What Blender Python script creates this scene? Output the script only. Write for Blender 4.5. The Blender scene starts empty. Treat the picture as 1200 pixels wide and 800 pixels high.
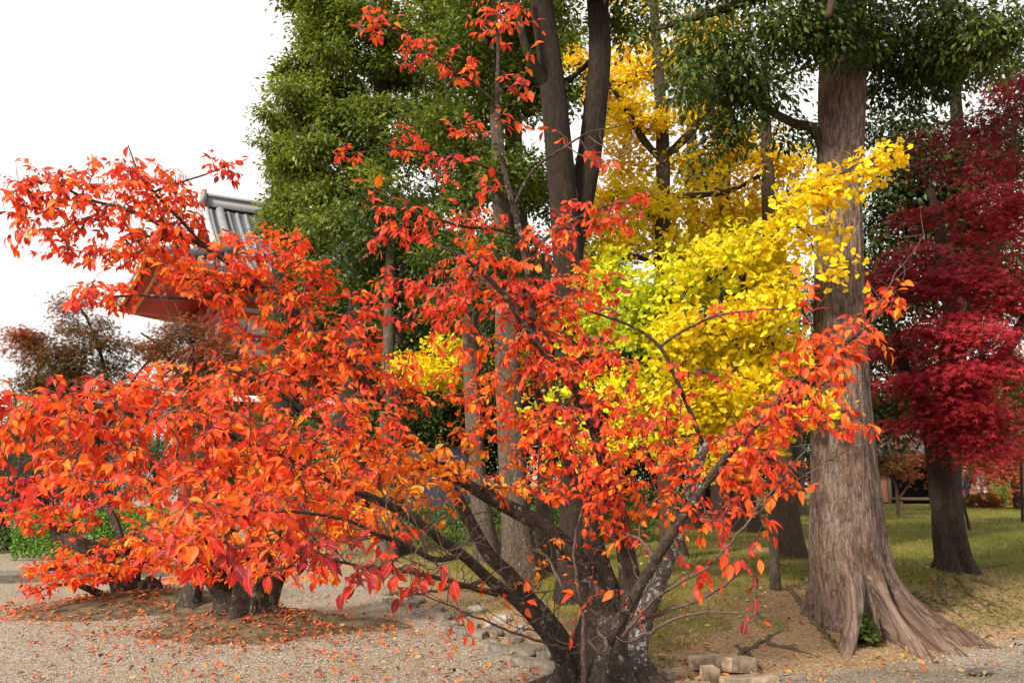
import bpy, math, random
import numpy as np
from math import radians as R, pi, sin, cos, tan, atan2, sqrt

S = bpy.context.scene
COL = S.collection
rng = np.random.default_rng(7)
random.seed(7)

# ------------------------------------------------------------------ camera, sky, sun, exposure
CAM_H, PITCH, FPX = 1.5, R(9.1), 1000.0
cam_d = bpy.data.cameras.new("camera"); cam = bpy.data.objects.new("camera", cam_d); COL.objects.link(cam)
cam.location = (0, 0, CAM_H); cam.rotation_euler = (pi/2 + PITCH, 0, 0)
cam_d.sensor_width = 36.0; cam_d.lens = 36.0*FPX/1200.0
cam_d.clip_start = 0.05; cam_d.clip_end = 3000
S.camera = cam

SUN_EL, SUN_AZ = R(33), R(224)           # azimuth clockwise from +Y: behind the camera, to the left
w = bpy.data.worlds.new("World"); S.world = w; w.use_nodes = True
nt = w.node_tree; nt.nodes.clear()
sky = nt.nodes.new("ShaderNodeTexSky"); sky.sky_type = 'NISHITA'; sky.sun_disc = False
sky.sun_elevation = SUN_EL; sky.sun_rotation = SUN_AZ; sky.dust_density = 4.0; sky.air_density = 1.0; sky.ozone_density = 1.0
hs = nt.nodes.new("ShaderNodeHueSaturation"); hs.inputs['Saturation'].default_value = 0.12; hs.inputs['Value'].default_value = 1.0
bg = nt.nodes.new("ShaderNodeBackground"); bg.inputs[1].default_value = 0.15
wo = nt.nodes.new("ShaderNodeOutputWorld")
ov = nt.nodes.new("ShaderNodeMixRGB"); ov.inputs[0].default_value = 0.65; ov.inputs[2].default_value = (5.9, 5.6, 5.2, 1)   # even high overcast
nt.links.new(sky.outputs[0], hs.inputs['Color']); nt.links.new(hs.outputs[0], ov.inputs[1]); nt.links.new(ov.outputs[0], bg.inputs[0]); nt.links.new(bg.outputs[0], wo.inputs[0])

sl = bpy.data.lights.new("sun", 'SUN'); sl.energy = 3.6; sl.angle = R(6); sl.color = (1.0, 0.88, 0.70)
so = bpy.data.objects.new("sun", sl); COL.objects.link(so)
sdir = np.array([sin(SUN_AZ)*cos(SUN_EL), cos(SUN_AZ)*cos(SUN_EL), sin(SUN_EL)])
from mathutils import Vector, Matrix
so.rotation_euler = Vector(sdir).to_track_quat('Z', 'Y').to_euler()
so.location = (-20, -20, 30)

vs = S.view_settings
vs.view_transform = 'Standard'; vs.look = 'None'; vs.gamma = 1.0; vs.use_curve_mapping = False
vs.exposure = 0.82
S.render.engine = 'CYCLES'
S.cycles.max_bounces = 6; S.cycles.diffuse_bounces = 3; S.cycles.glossy_bounces = 2
S.cycles.transmission_bounces = 4; S.cycles.transparent_max_bounces = 6
S.cycles.use_denoising = True
S.cycles.caustics_reflective = False; S.cycles.caustics_refractive = False

# ------------------------------------------------------------------ projection helpers (pixel of the 1200 x 800 photograph + distance -> place)
cP, sP = cos(PITCH), sin(PITCH)
def ray(px, py):
    a = (px-600.0)/FPX; b = (400.0-py)/FPX
    return np.array([a, cP - b*sP, sP + b*cP])
def P(px, py, d):
    r = ray(px, py); return np.array([0, 0, CAM_H]) + r*(d/r[1])
def G(px, py, z=0.0):
    r = ray(px, py); return np.array([0, 0, CAM_H]) + r*((z-CAM_H)/r[2])

# ------------------------------------------------------------------ object helpers
class MB:
    """collects vertices and faces of ONE mesh"""
    def __init__(s): s.v=[]; s.q=[]; s.t=[]; s.n=0; s.tint=[]; s.bk=[]; s.uv=[]
    def add(s, v, quads=None, tris=None, tint=None, bk=None, uv=None):
        v = np.asarray(v, float).reshape(-1,3)
        if quads is not None and len(quads): s.q.append(np.asarray(quads, int).reshape(-1,4)+s.n)
        if tris is not None and len(tris): s.t.append(np.asarray(tris, int).reshape(-1,3)+s.n)
        s.v.append(v); m=len(v); s.n+=m
        s.tint.append(np.full(m, 0.5) if tint is None else np.broadcast_to(tint,(m,)))
        s.bk.append(v if bk is None else bk)
        s.uv.append(np.zeros((m,2)) if uv is None else uv)
    def box(s, c, size, rz=0.0, tint=None, M=None):
        x,y,z = np.array(size)/2.0
        v = np.array([[-x,-y,-z],[x,-y,-z],[x,y,-z],[-x,y,-z],[-x,-y,z],[x,-y,z],[x,y,z],[-x,y,z]])
        if M is not None: v = v @ np.asarray(M).T
        if rz: cz,sz=cos(rz),sin(rz); v = v @ np.array([[cz,sz,0],[-sz,cz,0],[0,0,1]])
        s.add(v+np.array(c), quads=[[0,3,2,1],[4,5,6,7],[0,1,5,4],[1,2,6,5],[2,3,7,6],[3,0,4,7]], tint=tint)
    def bar(s, a, b, wx, wz=None):
        a=np.array(a,float); b=np.array(b,float); d=b-a; L=np.linalg.norm(d); d/=L
        up=np.array([0,0,1.0]) if abs(d[2])<.95 else np.array([1.0,0,0])
        sd=np.cross(d,up); sd/=np.linalg.norm(sd); u2=np.cross(sd,d)
        s.box((a+b)/2,(L,wx,wz or wx),M=np.stack([d,sd,u2],1))
    def build(s, name, mat, parent=None, base=None, smooth=True):
        V=np.concatenate(s.v) if s.v else np.zeros((0,3))
        if base is not None: V=V-np.asarray(base)
        q=np.concatenate(s.q) if s.q else np.zeros((0,4),int); t=np.concatenate(s.t) if s.t else np.zeros((0,3),int)
        me=bpy.data.meshes.new(name); nv=len(V); nl=q.size+t.size; nf=len(q)+len(t)
        me.vertices.add(nv); me.vertices.foreach_set("co", V.astype(np.float32).ravel())
        me.loops.add(nl); me.loops.foreach_set("vertex_index", np.concatenate([q.ravel(),t.ravel()]).astype(np.int32))
        me.polygons.add(nf)
        tot=np.concatenate([np.full(len(q),4),np.full(len(t),3)]).astype(np.int32)
        st=np.concatenate([[0],np.cumsum(tot)[:-1]]).astype(np.int32) if nf else np.zeros(0,np.int32)
        me.polygons.foreach_set("loop_start", st); me.polygons.foreach_set("loop_total", tot)
        me.polygons.foreach_set("use_smooth", np.full(nf, bool(smooth)))
        a=me.attributes.new("tint",'FLOAT','POINT'); a.data.foreach_set("value", np.concatenate(s.tint).astype(np.float32))
        a=me.attributes.new("bk",'FLOAT_VECTOR','POINT'); a.data.foreach_set("vector", np.concatenate(s.bk).astype(np.float32).ravel())
        a=me.attributes.new("luv",'FLOAT2','POINT'); a.data.foreach_set("vector", np.concatenate(s.uv).astype(np.float32).ravel())
        me.update(calc_edges=True)
        if mat: me.materials.append(mat)
        o=bpy.data.objects.new(name, me); COL.objects.link(o)
        if parent is not None: o.parent=parent
        elif base is not None: o.location=tuple(base)
        return o

def tag(o, label=None, cat=None, group=None, kind=None):
    if label: o['label']=label
    if cat: o['category']=cat
    if group: o['group']=group
    if kind: o['kind']=kind
    return o
def thing(name, loc, label, cat, group=None):
    o=bpy.data.objects.new(name,None); COL.objects.link(o); o.location=tuple(loc); o.empty_display_size=0.3
    return tag(o,label,cat,group)
def copy_tree(o):
    c=o.copy(); COL.objects.link(c)
    for ch in list(o.children):
        k=ch.copy(); COL.objects.link(k); k.parent=c
        for g in list(ch.children):
            m=g.copy(); COL.objects.link(m); m.parent=k
    return c

def nrm(a): 
    return a/np.maximum(np.linalg.norm(a,axis=-1,keepdims=True),1e-9)
def smooth01(x): x=np.clip(x,0,1); return x*x*(3-2*x)

# cheap 2-D value noise for relief
_tab=np.random.default_rng(3).random((256,256))
def vnoise(x,y):
    x=np.asarray(x,float); y=np.asarray(y,float)
    xi=np.floor(x).astype(int); yi=np.floor(y).astype(int); fx=x-xi; fy=y-yi
    fx=fx*fx*(3-2*fx); fy=fy*fy*(3-2*fy)
    g=lambda a,b:_tab[a%256,b%256]
    return (g(xi,yi)*(1-fx)+g(xi+1,yi)*fx)*(1-fy)+(g(xi,yi+1)*(1-fx)+g(xi+1,yi+1)*fx)*fy

# ------------------------------------------------------------------ materials
def newmat(name):
    m=bpy.data.materials.new(name); m.use_nodes=True; t=m.node_tree; t.nodes.clear()
    out=t.nodes.new("ShaderNodeOutputMaterial")
    return m,t,out
def N(t,kind,**k):
    n=t.nodes.new(kind)
    for a,b in k.items():
        if a.startswith('i_'): n.inputs[a[2:].replace('_',' ')].default_value=b
        else: setattr(n,a,b)
    return n
def ramp(t, stops, interp='LINEAR'):
    r=t.nodes.new("ShaderNodeValToRGB"); e=r.color_ramp; e.interpolation=interp
    while len(e.elements)<len(stops): e.elements.new(0.5)
    for el,(p,c) in zip(e.elements,stops): el.position=p; el.color=(c[0],c[1],c[2],1)
    return r
def plain(name,col,rough=.7,var=.15,scale=6.0,bump=.0,metal=0.0):
    m,t,out=newmat(name); b=N(t,"ShaderNodeBsdfPrincipled"); b.inputs['Roughness'].default_value=rough; b.inputs['Metallic'].default_value=metal
    tc=N(t,"ShaderNodeTexCoord"); no=N(t,"ShaderNodeTexNoise"); no.inputs['Scale'].default_value=scale; no.inputs['Detail'].default_value=6
    t.links.new(tc.outputs['Object'],no.inputs['Vector'])
    lo=[c*(1-var) for c in col]; hi=[min(1,c*(1+var)) for c in col]
    r=ramp(t,[(.3,lo),(.7,hi)]); t.links.new(no.outputs['Fac'],r.inputs[0]); t.links.new(r.outputs[0],b.inputs['Base Color'])
    if bump:
        bp=N(t,"ShaderNodeBump"); bp.inputs['Strength'].default_value=bump; bp.inputs['Distance'].default_value=.02
        t.links.new(no.outputs['Fac'],bp.inputs['Height']); t.links.new(bp.outputs[0],b.inputs['Normal'])
    t.links.new(b.outputs[0],out.inputs[0]); return m
def leafmat(name, stops, trans=.45, rough=.45, spec=.3, vein=None, mottled=0.0):
    """leaf: colour by the leaf's own 'tint', light passing through it"""
    m,t,out=newmat(name)
    at=N(t,"ShaderNodeAttribute",attribute_name="tint"); r=ramp(t,stops); t.links.new(at.outputs['Fac'],r.inputs[0])
    col=r.outputs[0]
    if vein:
        uv=N(t,"ShaderNodeAttribute",attribute_name="luv"); sx=N(t,"ShaderNodeSeparateXYZ"); t.links.new(uv.outputs['Vector'],sx.inputs[0])
        ab=N(t,"ShaderNodeMath",operation='ABSOLUTE'); t.links.new(sx.outputs['Y'],ab.inputs[0])
        # side veins: oblique stripes off the midrib
        su=N(t,"ShaderNodeMath",operation='SUBTRACT'); t.links.new(sx.outputs['X'],su.inputs[0]); 
        m2=N(t,"ShaderNodeMath",operation='MULTIPLY'); t.links.new(ab.outputs[0],m2.inputs[0]); m2.inputs[1].default_value=.45
        t.links.new(m2.outputs[0],su.inputs[1])
        m3=N(t,"ShaderNodeMath",operation='MULTIPLY'); t.links.new(su.outputs[0],m3.inputs[0]); m3.inputs[1].default_value=56.0
        sn=N(t,"ShaderNodeMath",operation='SINE'); t.links.new(m3.outputs[0],sn.inputs[0])
        gt=N(t,"ShaderNodeMapRange"); gt.inputs['From Min'].default_value=.8; gt.inputs['From Max'].default_value=1.0; gt.inputs['To Max'].default_value=.35
        t.links.new(sn.outputs[0],gt.inputs['Value'])
        mr=N(t,"ShaderNodeMapRange"); mr.inputs['From Min'].default_value=.02; mr.inputs['From Max'].default_value=.07; mr.inputs['To Min'].default_value=.8; mr.inputs['To Max'].default_value=0
        t.links.new(ab.outputs[0],mr.inputs['Value'])
        mx0=N(t,"ShaderNodeMath",operation='MAXIMUM'); t.links.new(gt.outputs[0],mx0.inputs[0]); t.links.new(mr.outputs[0],mx0.inputs[1])
        mx=N(t,"ShaderNodeMixRGB"); mx.inputs[2].default_value=(*vein,1); t.links.new(mx0.outputs[0],mx.inputs[0]); t.links.new(col,mx.inputs[1]); col=mx.outputs[0]
    if mottled:
        tc=N(t,"ShaderNodeTexCoord"); no=N(t,"ShaderNodeTexNoise"); no.inputs['Scale'].default_value=45.0; no.inputs['Detail'].default_value=3
        t.links.new(tc.outputs['Object'],no.inputs['Vector'])
        h=N(t,"ShaderNodeHueSaturation"); mr=N(t,"ShaderNodeMapRange"); mr.inputs['From Min'].default_value=.3; mr.inputs['From Max'].default_value=.7
        mr.inputs['To Min'].default_value=1-mottled; mr.inputs['To Max'].default_value=1+mottled*.6
        t.links.new(no.outputs['Fac'],mr.inputs['Value']); t.links.new(mr.outputs[0],h.inputs['Value']); t.links.new(col,h.inputs['Color']); col=h.outputs[0]
        n3=N(t,"ShaderNodeTexNoise"); n3.inputs['Scale'].default_value=70.0; n3.inputs['Detail'].default_value=2; t.links.new(tc.outputs['Object'],n3.inputs['Vector'])
        q3=N(t,"ShaderNodeMapRange"); q3.inputs['From Min'].default_value=.66; q3.inputs['From Max'].default_value=.72; q3.inputs['To Max'].default_value=.8; t.links.new(n3.outputs['Fac'],q3.inputs['Value'])
        m4=N(t,"ShaderNodeMixRGB"); m4.inputs[2].default_value=(.16,.03,.015,1); t.links.new(q3.outputs[0],m4.inputs[0]); t.links.new(col,m4.inputs[1]); col=m4.outputs[0]
    b=N(t,"ShaderNodeBsdfPrincipled"); b.inputs['Roughness'].default_value=rough; b.inputs['Specular IOR Level'].default_value=spec
    tr=N(t,"ShaderNodeBsdfTranslucent"); mix=N(t,"ShaderNodeMixShader"); mix.inputs[0].default_value=trans
    t.links.new(col,b.inputs['Base Color']); t.links.new(col,tr.inputs['Color'])
    t.links.new(b.outputs[0],mix.inputs[1]); t.links.new(tr.outputs[0],mix.inputs[2]); t.links.new(mix.outputs[0],out.inputs[0])
    return m
def barkmat(name, dark, light, freq=26.0, stretch=.16, lichen=None, lichen_amt=.5, bump=.7, dist=.02, moss=None, patch=2.2, tones=()):
    """bark: fissures drawn out along the limb; lichen and moss in patches of their own"""
    m,t,out=newmat(name)
    at=N(t,"ShaderNodeAttribute",attribute_name="bk"); mp=N(t,"ShaderNodeMapping"); mp.inputs['Scale'].default_value=(freq,freq,freq*stretch)
    t.links.new(at.outputs['Vector'],mp.inputs['Vector'])
    n1=N(t,"ShaderNodeTexNoise"); n1.inputs['Scale'].default_value=1.0; n1.inputs['Detail'].default_value=9; n1.inputs['Roughness'].default_value=.74; n1.inputs['Distortion'].default_value=.6
    t.links.new(mp.outputs[0],n1.inputs['Vector'])
    vo=N(t,"ShaderNodeTexNoise"); vo.inputs['Scale'].default_value=.62; vo.inputs['Detail'].default_value=3.5; vo.inputs['Roughness'].default_value=.55; vo.inputs['Distortion'].default_value=.5
    t.links.new(mp.outputs[0],vo.inputs['Vector'])
    v1=N(t,"ShaderNodeMath",operation='SUBTRACT'); v1.inputs[1].default_value=.5; t.links.new(vo.outputs['Fac'],v1.inputs[0]); v2=N(t,"ShaderNodeMath",operation='ABSOLUTE'); t.links.new(v1.outputs[0],v2.inputs[0])
    cr=N(t,"ShaderNodeMapRange"); cr.inputs['From Max'].default_value=.075; t.links.new(v2.outputs[0],cr.inputs['Value'])
    mul=N(t,"ShaderNodeMath",operation='MULTIPLY'); mr=N(t,"ShaderNodeMapRange"); mr.inputs['From Min'].default_value=.3; mr.inputs['From Max'].default_value=.72
    t.links.new(n1.outputs['Fac'],mr.inputs['Value'])
    cr2=N(t,"ShaderNodeMapRange"); cr2.inputs['To Min'].default_value=.25; t.links.new(cr.outputs[0],cr2.inputs['Value'])
    t.links.new(mr.outputs[0],mul.inputs[0]); t.links.new(cr2.outputs[0],mul.inputs[1])
    n9=N(t,"ShaderNodeTexNoise"); n9.inputs['Scale'].default_value=freq*3.2; n9.inputs['Detail'].default_value=5; n9.inputs['Roughness'].default_value=.7
    mp9=N(t,"ShaderNodeMapping"); mp9.inputs['Scale'].default_value=(1,1,.55); t.links.new(at.outputs['Vector'],mp9.inputs['Vector']); t.links.new(mp9.outputs[0],n9.inputs['Vector'])
    r9=N(t,"ShaderNodeMapRange"); r9.inputs['From Min'].default_value=.3; r9.inputs['From Max'].default_value=.6; r9.inputs['To Min'].default_value=.35; r9.inputs['To Max'].default_value=1.15; r9.clamp=False; t.links.new(n9.outputs['Fac'],r9.inputs['Value'])
    mu9=N(t,"ShaderNodeMath",operation='MULTIPLY'); t.links.new(mul.outputs[0],mu9.inputs[0]); t.links.new(r9.outputs[0],mu9.inputs[1]); mul=mu9
    r=ramp(t,[(0,dark),(.45,[(a+b)/2 for a,b in zip(dark,light)]),(1,light)]); t.links.new(mul.outputs[0],r.inputs[0]); col=r.outputs[0]
    def patchmix(col,c,sc,amt,det=6,off=0):
        n=N(t,"ShaderNodeTexNoise"); n.inputs['Scale'].default_value=sc; n.inputs['Detail'].default_value=det; n.inputs['Roughness'].default_value=.68
        ad=N(t,"ShaderNodeVectorMath",operation='ADD'); ad.inputs[1].default_value=(off,off*2,off*3); t.links.new(at.outputs['Vector'],ad.inputs[0]); t.links.new(ad.outputs[0],n.inputs['Vector'])
        q=N(t,"ShaderNodeMapRange"); th=.72-.3*amt; q.inputs['From Min'].default_value=th; q.inputs['From Max'].default_value=th+.07; q.inputs['To Max'].default_value=.85
        t.links.new(n.outputs['Fac'],q.inputs['Value'])
        mx=N(t,"ShaderNodeMixRGB"); mx.inputs[2].default_value=(*c,1); t.links.new(q.outputs[0],mx.inputs[0]); t.links.new(col,mx.inputs[1]); return mx.outputs[0]
    for c_,sc_,off_ in tones:                                       # broad changes of tone from plate to plate
        n=N(t,"ShaderNodeTexNoise"); n.inputs['Scale'].default_value=sc_; n.inputs['Detail'].default_value=5; n.inputs['Roughness'].default_value=.7
        mp2=N(t,"ShaderNodeMapping"); mp2.inputs['Scale'].default_value=(1,1,.45); mp2.inputs['Location'].default_value=(off_,off_,off_); t.links.new(at.outputs['Vector'],mp2.inputs['Vector']); t.links.new(mp2.outputs[0],n.inputs['Vector'])
        q=N(t,"ShaderNodeMapRange"); q.inputs['From Min'].default_value=.46; q.inputs['From Max'].default_value=.66; q.inputs['To Max'].default_value=.75; t.links.new(n.outputs['Fac'],q.inputs['Value'])
        ml=N(t,"ShaderNodeMixRGB",blend_type='MULTIPLY'); ml.inputs[2].default_value=(*c_,1); t.links.new(q.outputs[0],ml.inputs[0]); t.links.new(col,ml.inputs[1]); col=ml.outputs[0]
    if moss: col=patchmix(col,moss,2.5,.45,8,3.1)
    if lichen: col=patchmix(col,lichen,patch*6,lichen_amt)
    b=N(t,"ShaderNodeBsdfPrincipled"); b.inputs['Roughness'].default_value=.85; b.inputs['Specular IOR Level'].default_value=.2
    bp=N(t,"ShaderNodeBump"); bp.inputs['Strength'].default_value=bump; bp.inputs['Distance'].default_value=dist
    t.links.new(mul.outputs[0],bp.inputs['Height']); t.links.new(bp.outputs[0],b.inputs['Normal'])
    t.links.new(col,b.inputs['Base Color']); t.links.new(b.outputs[0],out.inputs[0]); return m

M={}
cherry_stops=[(0,(.20,.02,.045)),(.14,(.46,.022,.045)),(.30,(.74,.036,.032)),(.46,(.88,.080,.018)),(.62,(.90,.155,.014)),(.8,(.90,.27,.016)),(1,(.82,.42,.035))]
M['cherry_leaf']=leafmat('cherry_leaf',cherry_stops,trans=.46,rough=.46,spec=.22,vein=(.85,.28,.07),mottled=.26)
M['cherry_leaf_far']=leafmat('cherry_leaf_far',cherry_stops,trans=.46,rough=.5,spec=.18)
M['fallen_leaf']=leafmat('fallen_leaf',[(0,(.085,.05,.025)),(.14,(.15,.065,.03)),(.3,(.40,.05,.02)),(.55,(.55,.13,.03)),(.8,(.45,.20,.06)),(1,(.42,.30,.09))],trans=.1,rough=.7)
M['green_leaf']=leafmat('green_leaf',[(0,(.026,.052,.008)),(.35,(.078,.118,.013)),(.7,(.17,.21,.022)),(1,(.29,.30,.032))],trans=.42,rough=.42,spec=.3)
M['deep_green_leaf']=leafmat('deep_green_leaf',[(0,(.014,.032,.006)),(.5,(.045,.075,.012)),(.85,(.105,.14,.022)),(1,(.17,.19,.035))],trans=.34,rough=.42,spec=.28)
M['ginkgo_leaf']=leafmat('ginkgo_leaf',[(0,(.34,.44,.02)),(.3,(.66,.66,.02)),(.6,(.86,.69,.015)),(1,(.84,.54,.012))],trans=.45,rough=.5,spec=.25)
M['maple_leaf']=leafmat('maple_leaf',[(0,(.055,.010,.012)),(.35,(.19,.014,.022)),(.7,(.35,.020,.034)),(1,(.54,.048,.050))],trans=.4,rough=.5,spec=.2)
M['rust_leaf']=leafmat('rust_leaf',[(0,(.06,.055,.015)),(.4,(.14,.075,.02)),(.75,(.27,.075,.025)),(1,(.38,.06,.03))],trans=.38,rough=.5,spec=.2)
M['orange_maple_leaf']=leafmat('orange_maple_leaf',[(0,(.10,.12,.02)),(.35,(.35,.13,.02)),(.7,(.55,.10,.02)),(1,(.60,.06,.03))],trans=.4,rough=.5,spec=.2)
M['hedge_leaf']=leafmat('hedge_leaf',[(0,(.02,.05,.01)),(.5,(.055,.11,.016)),(1,(.13,.20,.03))],trans=.3,rough=.45)
M['bright_hedge_leaf']=leafmat('bright_hedge_leaf',[(0,(.05,.12,.015)),(.5,(.12,.24,.025)),(1,(.21,.34,.04))],trans=.35,rough=.45)
M['cherry_bark']=barkmat('cherry_bark',(.016,.011,.009),(.155,.122,.098),freq=34,stretch=.5,lichen=(.32,.315,.27),lichen_amt=.46,bump=1.0,dist=.016,moss=(.055,.05,.02),patch=3)
M['lichen_bark']=barkmat('lichen_bark',(.03,.025,.022),(.16,.14,.12),freq=30,stretch=.5,lichen=(.46,.47,.43),lichen_amt=.66,bump=.9,dist=.012,patch=4)
M['twig_bark']=barkmat('twig_bark',(.05,.03,.026),(.19,.135,.115),freq=60,stretch=.6,bump=.3,dist=.004)
M['camphor_bark']=barkmat('camphor_bark',(.020,.011,.008),(.66,.50,.41),freq=31,stretch=.20,lichen=(.55,.50,.46),lichen_amt=.2,bump=1.0,dist=.035,patch=3.0,tones=(((.62,.42,.34),5.0,0.0),((.55,.55,.58),9.0,3.0),((1.0,.78,.66),2.2,7.0)))
M['grey_bark']=barkmat('grey_bark',(.04,.03,.024),(.34,.28,.225),freq=46,stretch=.22,lichen=(.5,.47,.42),lichen_amt=.3,bump=1.0,dist=.022,patch=3,tones=(((.6,.5,.42),6.0,1.0),((.7,.62,.5),2.0,5.0)))
M['dark_bark']=barkmat('dark_bark',(.006,.004,.003),(.085,.06,.044),freq=36,stretch=.16,bump=.9,dist=.025,moss=(.05,.06,.02))
M['root_bark']=barkmat('root_bark',(.05,.035,.022),(.24,.165,.105),freq=44,stretch=.3,bump=.9,dist=.012)
M['maple_bark']=barkmat('maple_bark',(.012,.009,.007),(.12,.083,.058),freq=40,stretch=.2,bump=.9,dist=.025,moss=(.06,.055,.025))
M['brown_bark']=barkmat('brown_bark',(.022,.014,.01),(.17,.112,.075),freq=44,stretch=.17,bump=.9,dist=.025)

# ------------------------------------------------------------------ leaf shapes (x along the leaf, y across, z its upper face)
def leaf_long():
    xs=[.0,.14,.36,.62,.84,1.0]; ws=[0.02,.155,.235,.205,.09,0.0]
    V=[];uv=[]
    for x,wd in zip(xs,ws):
        zc=-.30*x*x+.05*x
        for k in (-1,0,1):
            V.append((x, k*wd, zc+ (abs(k)*wd*.30)))
            uv.append((x,k*min(1,wd/.25)))
    q=[]
    for i in range(5):
        a=i*3
        q+= [[a,a+3,a+4,a+1],[a+1,a+4,a+5,a+2]]
    return np.array(V),np.array(q),None,np.array(uv)
def leaf_oval():
    V=np.array([(0,0,0),(.45,-.24,.08),(.5,0,0.0),(.45,.24,.08),(1,0,-.12)],float)
    return V,np.array([[0,1,4,2],[0,2,4,3]]),None,None
def leaf_star():
    V=[(0,0,0)];T=[]
    for a,l in ((-115,.62),(-58,.9),(0,1.05),(58,.9),(115,.62)):
        a=R(a); i=len(V)
        V+= [(.30*l*cos(a-.42),.30*l*sin(a-.42),.03),(l*cos(a),l*sin(a),-.10),(.30*l*cos(a+.42),.30*l*sin(a+.42),.03)]
        T+= [[0,i,i+2],[i,i+1,i+2]]
    V=np.array(V); V[:,0]+=.3
    return V,None,np.array(T),None
def leaf_fan():
    V=[(0,0,0)]
    for a,l in ((-58,.86),(-30,1.0),(-4,.9),(4,.9),(30,1.0),(58,.86)):
        a=R(a); V.append((l*cos(a),l*sin(a),.10*abs(a)))
    return np.array(V),None,np.array([[0,1,2],[0,2,3],[0,4,5],[0,5,6]]),None
LEAF={'long':leaf_long(),'oval':leaf_oval(),'star':leaf_star(),'fan':leaf_fan()}
def put_leaves(mb, kind, pos, dirs, norms, size, tint, widths=None):
    V,q,t,uv=LEAF[kind]; n=len(pos)
    if n==0: return
    x=nrm(dirs); y=nrm(np.cross(norms,x)); z=np.cross(x,y)
    F=np.stack([x,y,z],1)                                           # n,3(axis),3
    L=np.broadcast_to(V,(n,)+V.shape).copy()
    if widths is not None: L[:,:,1]*=widths[:,None]
    if kind=='long':                                                # every leaf curls by its own amount
        L[:,:,2]+= (rng.normal(0,.20,n)[:,None])*V[:,0][None,:]**2 + rng.normal(0,.11,n)[:,None]*V[:,1][None,:]*V[:,0][None,:]*4
    W=np.einsum('nki,nij->nkj',L*size[:,None,None],F)+pos[:,None,:]
    k=len(V); off=(np.arange(n)*k)[:,None,None]
    mb.add(W.reshape(-1,3), quads=None if q is None else (q[None]+off).reshape(-1,4), tris=None if t is None else (t[None]+off).reshape(-1,3),
           tint=np.repeat(np.clip(tint,0,1),k), uv=None if uv is None else np.tile(uv,(n,1)))

# ------------------------------------------------------------------ limbs
def resample(pts, rad, step):
    pts=np.asarray(pts,float); rad=np.asarray(rad,float)
    # Catmull-Rom through the control points
    n=len(pts); out=[];ro=[]
    ext=np.vstack([2*pts[0]-pts[1],pts,2*pts[-1]-pts[-2]])
    for i in range(n-1):
        p0,p1,p2,p3=ext[i],ext[i+1],ext[i+2],ext[i+3]; L=np.linalg.norm(p2-p1); k=max(1,int(math.ceil(L/step)))
        for j in range(k):
            u=j/k; out.append(.5*((2*p1)+(-p0+p2)*u+(2*p0-5*p1+4*p2-p3)*u*u+(-p0+3*p1-3*p2+p3)*u**3)); ro.append(rad[i]*(1-u)+rad[i+1]*u)
    out.append(pts[-1]); ro.append(rad[-1])
    return np.array(out),np.array(ro)
def tube(mb, pts, rad, sides=8, furrow=0.0, lumps=0.0, cap=True, seed=0):
    pts=np.asarray(pts,float); rad=np.asarray(rad,float); n=len(pts)
    tg=nrm(np.gradient(pts,axis=0)); 
    u=np.zeros((n,3)); a=np.array([0,1.0,0]) if abs(tg[0][1])<.8 else np.array([1.0,0,0])
    for i in range(n):
        a=a-tg[i]*np.dot(a,tg[i]); a=a/np.linalg.norm(a); u[i]=a
    v=np.cross(tg,u); th=np.arange(sides)*2*pi/sides
    s=np.concatenate([[0],np.cumsum(np.linalg.norm(np.diff(pts,axis=0),axis=1))])
    rr=np.repeat(rad[:,None],sides,1)
    if furrow or lumps:
        g=np.random.default_rng(seed)
        d=np.zeros((n,sides))
        for k in range(2,6): d+= lumps/k*1.5*np.cos(k*th[None]+g.random()*6.3+s[:,None]*g.normal(0,.9))*(.6+.4*np.sin(s[:,None]*g.uniform(.7,2.5)+g.random()*6))
        for k in (9,13,17,23): d+= furrow*.5*np.cos(k*th[None]+g.random()*6.3+np.sin(s[:,None]*g.uniform(.8,2.5)+g.random()*6)*1.2)
        if lumps: d+= lumps*.8*(vnoise(s[:,None]*3.1+seed, th[None]*2+5)-.5)
        rr=rr*(1+d)
    ring=pts[:,None,:]+rr[:,:,None]*(np.cos(th)[None,:,None]*u[:,None,:]+np.sin(th)[None,:,None]*v[:,None,:])
    bk=np.stack([rad[:,None]*np.cos(th)[None],rad[:,None]*np.sin(th)[None],np.repeat(s[:,None],sides,1)+seed*1.37],-1)
    V=ring.reshape(-1,3); B=bk.reshape(-1,3)
    i=np.arange(n-1)[:,None]*sides; j=np.arange(sides)[None]; j2=(j+1)%sides
    q=np.stack([i+j,i+j2,i+sides+j2,i+sides+j],-1).reshape(-1,4); t=None
    if cap:
        V=np.vstack([V,pts[-1]+tg[-1]*rad[-1]*.4]); B=np.vstack([B,[0,0,s[-1]]]); e=(n-1)*sides; jj=np.arange(sides)
        t=np.stack([e+jj,e+(jj+1)%sides,np.full(sides,n*sides)],-1)
    mb.add(V,quads=q,tris=t,bk=B)
def pxpath(path):
    """[(px,py,distance,width in photo pixels)] -> points and radii in metres"""
    return [P(a,b,d) for a,b,d,_ in path],[wd*.5*d/FPX for _,_,d,wd in path]

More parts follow.
